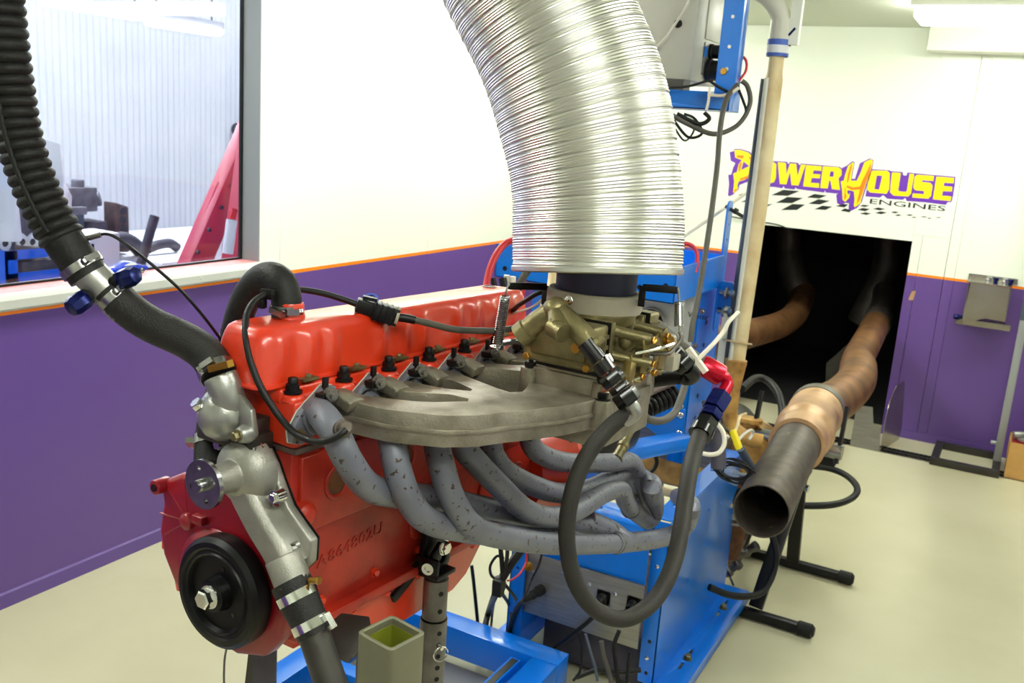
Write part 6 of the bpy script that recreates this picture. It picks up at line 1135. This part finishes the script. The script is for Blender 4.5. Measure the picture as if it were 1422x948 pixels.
# ================================================================= toy car on the sill and the workshop behind the glass
tc_ = thing('toy_car', 'small shiny blue toy car on the window sill', 'toy car', (-.045, 2.33, 1.0785))
z0 = 1.081; yy = 2.25; s_ = .165
pr_ = [(0, .012), (.0, .022), (.03, .027), (.05, .030), (.075, .043), (.10, .044), (.125, .030), (.155, .026), (.165, .018), (.163, .008), (.0, .008)]
b = B(); b.plate([(yy + p[0], z0 + p[1]) for p in pr_], .055, (-.068, 0, 0), (0, 1, 0), (0, 0, 1)); b.o('body', 'toy_blue', tc_, bev=.004)
b = B(); b.plate([(yy + .056, z0 + .033), (yy + .077, z0 + .041), (yy + .098, z0 + .0415), (yy + .115, z0 + .033)], .0008, (-.0129, 0, 0), (0, 1, 0), (0, 0, 1)); b.o('side_window', 'white_paint', tc_)
for y in (.032, .133):
    for x in (-.066, -.016):
        w_ = B().lathe([(-.0035, .0115), (.0035, .0115)], (x, yy + y, z0 + .0095), (1, 0, 0), 18).o('tyre', 'black', tc_); B().lathe([(0, .0085), (.0005, .007)], (x + .0037, yy + y, z0 + .0095), (1, 0, 0), 14).o('hubcap', 'chrome', tc_)
# red engine hoist
eh = thing('engine_hoist', 'red steel engine hoist leaning up behind the right edge of the window', 'hoist', (-1.4, 4.2, 0))
h0, h1 = V((-1.4,3.9424,0.8086)), V((-1.4,4.365,1.5271)); dh = (h1 - h0).normalized(); g0 = h0 - dh * (h0.z / dh.z - .05)
b = B(); b.beam(g0, h1 + dh * .6, .16, .10, (1, 0, 0)); b.o('mast', 'shop_red', eh, bev=.006)
for p in [(-1.34,4.1646,1.2428),(-1.34,4.0795,1.119),(-1.34,3.9847,0.9937),(-1.34,3.8971,0.8704)]: B().cyl(V(p) + V((.0, 0, 0)), V(p) + V((.012, 0, 0)), .012, n=10).o('mast_hole', 'shop_dark', eh)
b = B(); k_ = [(-1.4,3.9649,0.9629),(-1.4,4.121,1.2465),(-1.4,4.3067,1.3724)]; b.tube(k_, .018, 8, 1); b.beam(k_[1], (-1.4,4.1901,1.2112), .03, .03); b.o('brace', 'shop_red', eh)
h2, h3 = V((-1.2,4.0496,0.825)), V((-1.2,4.1261,1.2397)); b = B(); b.beam(h2 - (h3 - h2) * 1.4, h3 + (h3 - h2), .10, .12, (1, 0, 0)); b.o('leg', 'shop_red', eh, bev=.005)
b = B(); r0, r1 = V((-1.1,3.8928,0.8926)), V((-1.1,3.9245,1.0811)); b.cyl(r0, r1, .03, n=14); b.o('ram', 'shop_white', eh); b = B(); b.cyl(r1, V((-1.1,3.9461,1.1406)), .018, n=10); b.o('ram_rod', 'red_anod', eh)
pw = thing('pulley_wheel', 'small dark spoked wheel on the corrugated wall at the window edge', 'wheel', (-5.44,8.3639,1.4381))
c = V((-5.44,8.3639,1.4381)); ax_ = V((1, -.2, 0)); b = B(); b.ring(c, ax_, .078, .058, .03, 24); b.cyl(c - ax_ * .06, c + ax_ * .02, .012, n=10); b.o('rim', 'shop_dark', pw)
u_, v_, _ = basis(ax_)
for a in range(0, 180, 45): B().beam(c + ax_ * .01 + (u_ * cos(radians(a)) + v_ * sin(radians(a))) * .06, c + ax_ * .01 - (u_ * cos(radians(a)) + v_ * sin(radians(a))) * .06, .014, .012, ax_).o('spoke', 'shop_dark', pw)
# standing cylinder head and dark bar
ch2 = thing('spare_cylinder_head', 'rusty brown cylinder head standing on end in the workshop', 'engine part', (-2.6,4.4249,0.6957))
q = [V(p) for p in [(-2.6,4.3596,0.676),(-2.6,4.478,0.6665),(-2.6,4.4731,0.9799),(-2.6,4.3626,1.0132)]]
b = B(); b.plate([(p.y, p.z) for p in q], .12, (-2.72, 0, 0), (0, 1, 0), (0, 0, 1)); b.o('casting', 'shop_brown', ch2, bev=.01)
for k in range(5):
    p = q[1].lerp(q[2], .12 + .19 * k).lerp(q[0].lerp(q[3], .12 + .19 * k), .45); b = B(); b.lathe([(0, .028), (.006, .026)], p + V((.0, 0, 0)), (1, 0, 0), 14); b.o('port', 'shop_dark', ch2)
bb, bt = V((-2,4.0604,0.7069)), V((-2,4.1711,0.9939)); d = (bt - bb).normalized()
tag(B().cyl(bb - d * (bb.z / d.z), bt, .03, n=14).o('lever_bar', 'shop_dark'), 'black round-ended bar leaning up behind the window, between cylinder head and red hoist', 'bar')
# low bench with dark panels behind the car
bn = thing('shop_bench', 'low pale workbench behind the window', 'bench', (-2.8, 4.9, 0))
bz = (-2.4,4.6077,0.671)[2]
B().mm((-3.6, 4.4, bz - .06), (-2.2, 6.6, bz - .02)).o('bench_top', 'shop_white', bn, bev=.006)
for x, y in ((-3.5, 4.5), (-2.3, 4.5), (-3.5, 6.5), (-2.3, 6.5)): B().mm((x - .03, y - .03, 0), (x + .03, y + .03, bz - .0605)).o('leg', 'shop_grey', bn)
for lb, pts, r in (('dark curved guard lying on the workshop bench left of the black bar', [(-2.5,4.2275,0.6894),(-2.5,4.3029,0.7368),(-2.5,4.4016,0.7098),(-2.5,4.484,0.6385)], .05), ('dark curved manifold lying on the workshop bench right of the black bar', [(-2.5,4.5395,0.664),(-2.5,4.6332,0.6869),(-2.5,4.7354,0.6893),(-2.5,4.8002,0.6532)], .035)):
    tag(B().tube([tuple(V(p) + V((0, 0, r * .9))) for p in pts], r, 12, 6).o('dark_guard', 'shop_dark'), lb, 'part')

for lb, c_, d_ in (('white carton by the foot of the red hoist', (-1.9,4.6386,0.7897), (.2, .2, .14)), ('white box on the bench edge below the ribbed hose', (-2.3,3.9402,0.738), (.25, .22, .28)), ('dark toolbox on the bench behind the white box', (-2.7,4.221,0.8302), (.2, .16, .12))):
    zb_k = bz - .0195 if c_[0] < -2.2 and c_[1] > 4.4 else 0
    tag(B().mm((c_[0] - d_[0] / 2, c_[1] - d_[1] / 2, zb_k), (c_[0] + d_[0] / 2, c_[1] + d_[1] / 2, c_[2] + d_[2] / 2)).o('shop_box', 'shop_dark' if 'dark' in lb else 'shop_white', bev=.012), lb, 'box')
# blue engine stand with a bare engine under white sheets
bt_ = thing('blue_stand', 'blue steel tray stand behind the window, half hidden by the ribbed hose', 'stand', (-1.6, 2.2, 0))
a_, c_ = [(-1.5,2.8381,0.7762),(-1.5,3.3359,0.76)]; zt_b = (-1.5,2.8837,0.9388)[2]
b = B(); y0, y1 = a_[1], c_[1]; zb_b = a_[2]
b.mm((-2.2, y0, zb_b - .02), (-1.5, y1, zb_b + .0)); b.mm((-1.51, y0, zb_b), (-1.5, y1, zb_b + .05)); b.mm((-1.51, y0, zt_b - .045), (-1.5, y1, zt_b)); b.mm((-1.51, y0, zb_b), (-1.5, y0 + .06, zt_b)); b.mm((-1.51, y1 - .06, zb_b), (-1.5, y1, zt_b)); b.mm((-2.2, y0, zb_b), (-2.19, y1, zt_b)); b.mm((-2.2, y0, zb_b), (-1.5, y0 + .01, zt_b)); b.mm((-2.2, y1 - .01, zb_b), (-1.5, y1, zt_b)); b.o('tray', 'shop_blue', bt_)
for x, y in ((-2.15, y0 + .05), (-1.55, y0 + .05), (-2.15, y1 - .05), (-1.55, y1 - .05)): B().mm((x - .03, y - .03, 0), (x + .03, y + .03, zb_b - .021)).o('leg', 'shop_blue', bt_)
B().mm((-2.1, y0 + .1, zb_b + .001), (-1.53, y1 - .1, zb_b + .1)).o('liner', 'shop_dark', bt_, bev=.02)
be = thing('bare_engine', 'bare grey engine on the blue stand under white sheets', 'engine', (-1.8, 1.9, zt_b))
e0, e1 = [(-1.6,2.8859,0.9904),(-1.6,3.1174,0.9191)]; ez = zt_b
b = B(); b.mm((-2.1, e0[1], ez + .001), (-1.6, e1[1], ez + .32)); b.o('block', 'shop_grey', be, bev=.02)
for p in [(-1.585,2.989,0.9635),(-1.585,3.044,0.9596),(-1.585,2.897,0.9629)]:
    b = B(); b.plate([(.0, -.045), (.03, -.02), (.03, .02), (0, .045), (-.03, .02), (-.03, -.02)], .014, (-1.5995, p[1], p[2]), (0, 1, 0), (0, 0, 1), [circle(0, 0, .018)]); b.o('exhaust_port', 'shop_white', be)
    B().cyl((-1.598, p[1], p[2]), (-1.592, p[1], p[2]), .018, n=12).o('port_bore', 'shop_dark', be)
b = B(); b.tube([(-1.55,2.9102,0.9412),(-1.55,2.9944,0.9275),(-1.55,3.114,0.9144)], .02, 8, 3); b.o('rail', 'shop_dark', be)
def sheet_(name, label, outline, x, th):
    """hanging cloth with real thickness, folds and ripple"""
    top = outline[:len(outline) // 2]; bot = outline[len(outline) // 2:][::-1]; b = B(); n = len(top); m = 10; vs = []; fs = []
    for sd in (0, 1):
        for i in range(n):
            for j in range(m + 1):
                t = j / m; y = top[i][1] * (1 - t) + bot[i][1] * t; z = top[i][2] * (1 - t) + bot[i][2] * t
                vs.append((x + .03 * sin(i * 1.9 + t * 1.2) + .1 * sin(pi * i / (n - 1)) - sd * th, y, z))
    for sd in (0, 1):
        o_ = sd * n * (m + 1)
        for i in range(n - 1):
            for j in range(m): a = o_ + i * (m + 1) + j; fs.append((a, a + 1, a + m + 2, a + m + 1))
    N_ = n * (m + 1)
    for i in range(n - 1): fs.append((i * (m + 1), (i + 1) * (m + 1), (i + 1) * (m + 1) + N_, i * (m + 1) + N_)); fs.append((i * (m + 1) + m, (i + 1) * (m + 1) + m, (i + 1) * (m + 1) + m + N_, i * (m + 1) + m + N_))
    for j in range(m): fs.append((j, j + 1, j + 1 + N_, j + N_)); a = (n - 1) * (m + 1) + j; fs.append((a, a + 1, a + 1 + N_, a + N_))
    b.add(vs, fs); return tag(b.o(name, 'shop_white', ang=80), label, 'cloth')
sheet_('white_sheet', 'white cloth draped over the bare engine at the left edge of the window', [(-1.5,2.7668,1.4804),(-1.5,2.818,1.4485),(-1.5,2.8627,1.409),(-1.5,2.9034,1.3413),(-1.5,2.9017,0.9976),(-1.5,2.8678,0.9963),(-1.5,2.8199,0.9996),(-1.5,2.7478,1.0011)], -1.48, .012)
sheet_('white_sheet', 'white cloth hanging behind the ribbed hose, right of the other sheet', [(-1.9,3.3131,1.4672),(-1.9,3.3629,1.4379),(-1.9,3.4127,1.385),(-1.9,3.4445,1.2956),(-1.9,3.4973,1.1485),(-1.9,3.4451,0.8489),(-1.9,3.4001,0.8524),(-1.9,3.3471,0.8566)], -1.9, .012)
gt = thing('grey_table', 'grey steel table with a bare casting, behind the hanging white cloth', 'table', (-2.9, 3.5, 0))
t0, t1 = [(-2.6,3.8866,0.9887),(-2.6,4.1059,0.9986)]
B().mm((-3.2, t0[1], t1[2] - .05), (-2.55, t1[1], t1[2])).o('table_top', 'shop_grey', gt, bev=.004)
for x, y in ((-3.15, t0[1] + .05), (-2.6, t0[1] + .05), (-3.15, t1[1] - .05), (-2.6, t1[1] - .05)): B().mm((x - .035, y - .035, 0), (x + .035, y + .035, t1[2] - .0505)).o('leg', 'conduit', gt)
p = V((-2.75,4.1672,1.0382)); b = B(); b.box(p + V((0, -.05, 0)), (.3, .22, .16)); b.cyl(p + V((0, .02, -.03)), p + V((.1, .12, .0)), .05, n=12); b.cyl(p + V((.1, -.05, .06)), p + V((.1, -.05, .13)), .04, n=12); tag(b.o('metal_casting', 'shop_grey', bev=.01), 'dull grey metal casting on the grey workshop table', 'engine part')
# workshop strip lights
la, lb_, lc_, ld_ = [V(p) for p in [(-2.6,3.8885,2.2095),(-2.6,4.6232,2.1961),(-2.6,4.6647,2.1872),(-2.6,5.2882,2.1923)]]
for k, (y0, y1, zl) in enumerate(((la.y, lb_.y, la.z), (lc_.y, ld_.y, lc_.z), (2.0, 3.5, la.z))):
    x = -2.6; y = (y0 + y1) / 2; hl_ = (y1 - y0) / 2
    t = thing('strip_light', ('nearer fluorescent strip light over the workshop', 'farther fluorescent strip light over the workshop', 'fluorescent strip light over the workshop, above the blue stand')[k], 'light', (x, y, zl - .05))
    B().mm((x - .06, y - hl_, zl + .05), (x + .06, y + hl_, zl + .10)).o('housing', 'shop_white', t); B().mm((x - .07, y - hl_ + .01, zl + .005), (x + .07, y + hl_ - .01, zl + .049)).o('diffuser', 'shop_tube', t, bev=.02)
    for dy in (-hl_ * .8, hl_ * .8): B().cyl((x, y + dy, zl + .1005), (x, y + dy, 4.399), .006, n=8).o('hanger', 'shop_grey', t)
for k, y in enumerate((3.2, 6.2, 9.2)):      # unseen lights added above the window's view to brighten the corrugated wall
    t = thing('ceiling_light', ('first', 'second', 'third')[k] + ' added workshop light, unseen above the window, brightening the corrugated wall', 'light', (-3.6, y, 4.2))
    B().mm((-3.75, y - .8, 4.34), (-3.45, y + .8, 4.399)).o('housing', 'shop_white', t); B().mm((-3.72, y - .78, 4.28), (-3.48, y + .78, 4.339)).o('diffuser', 'shop_tube', t, bev=.02)
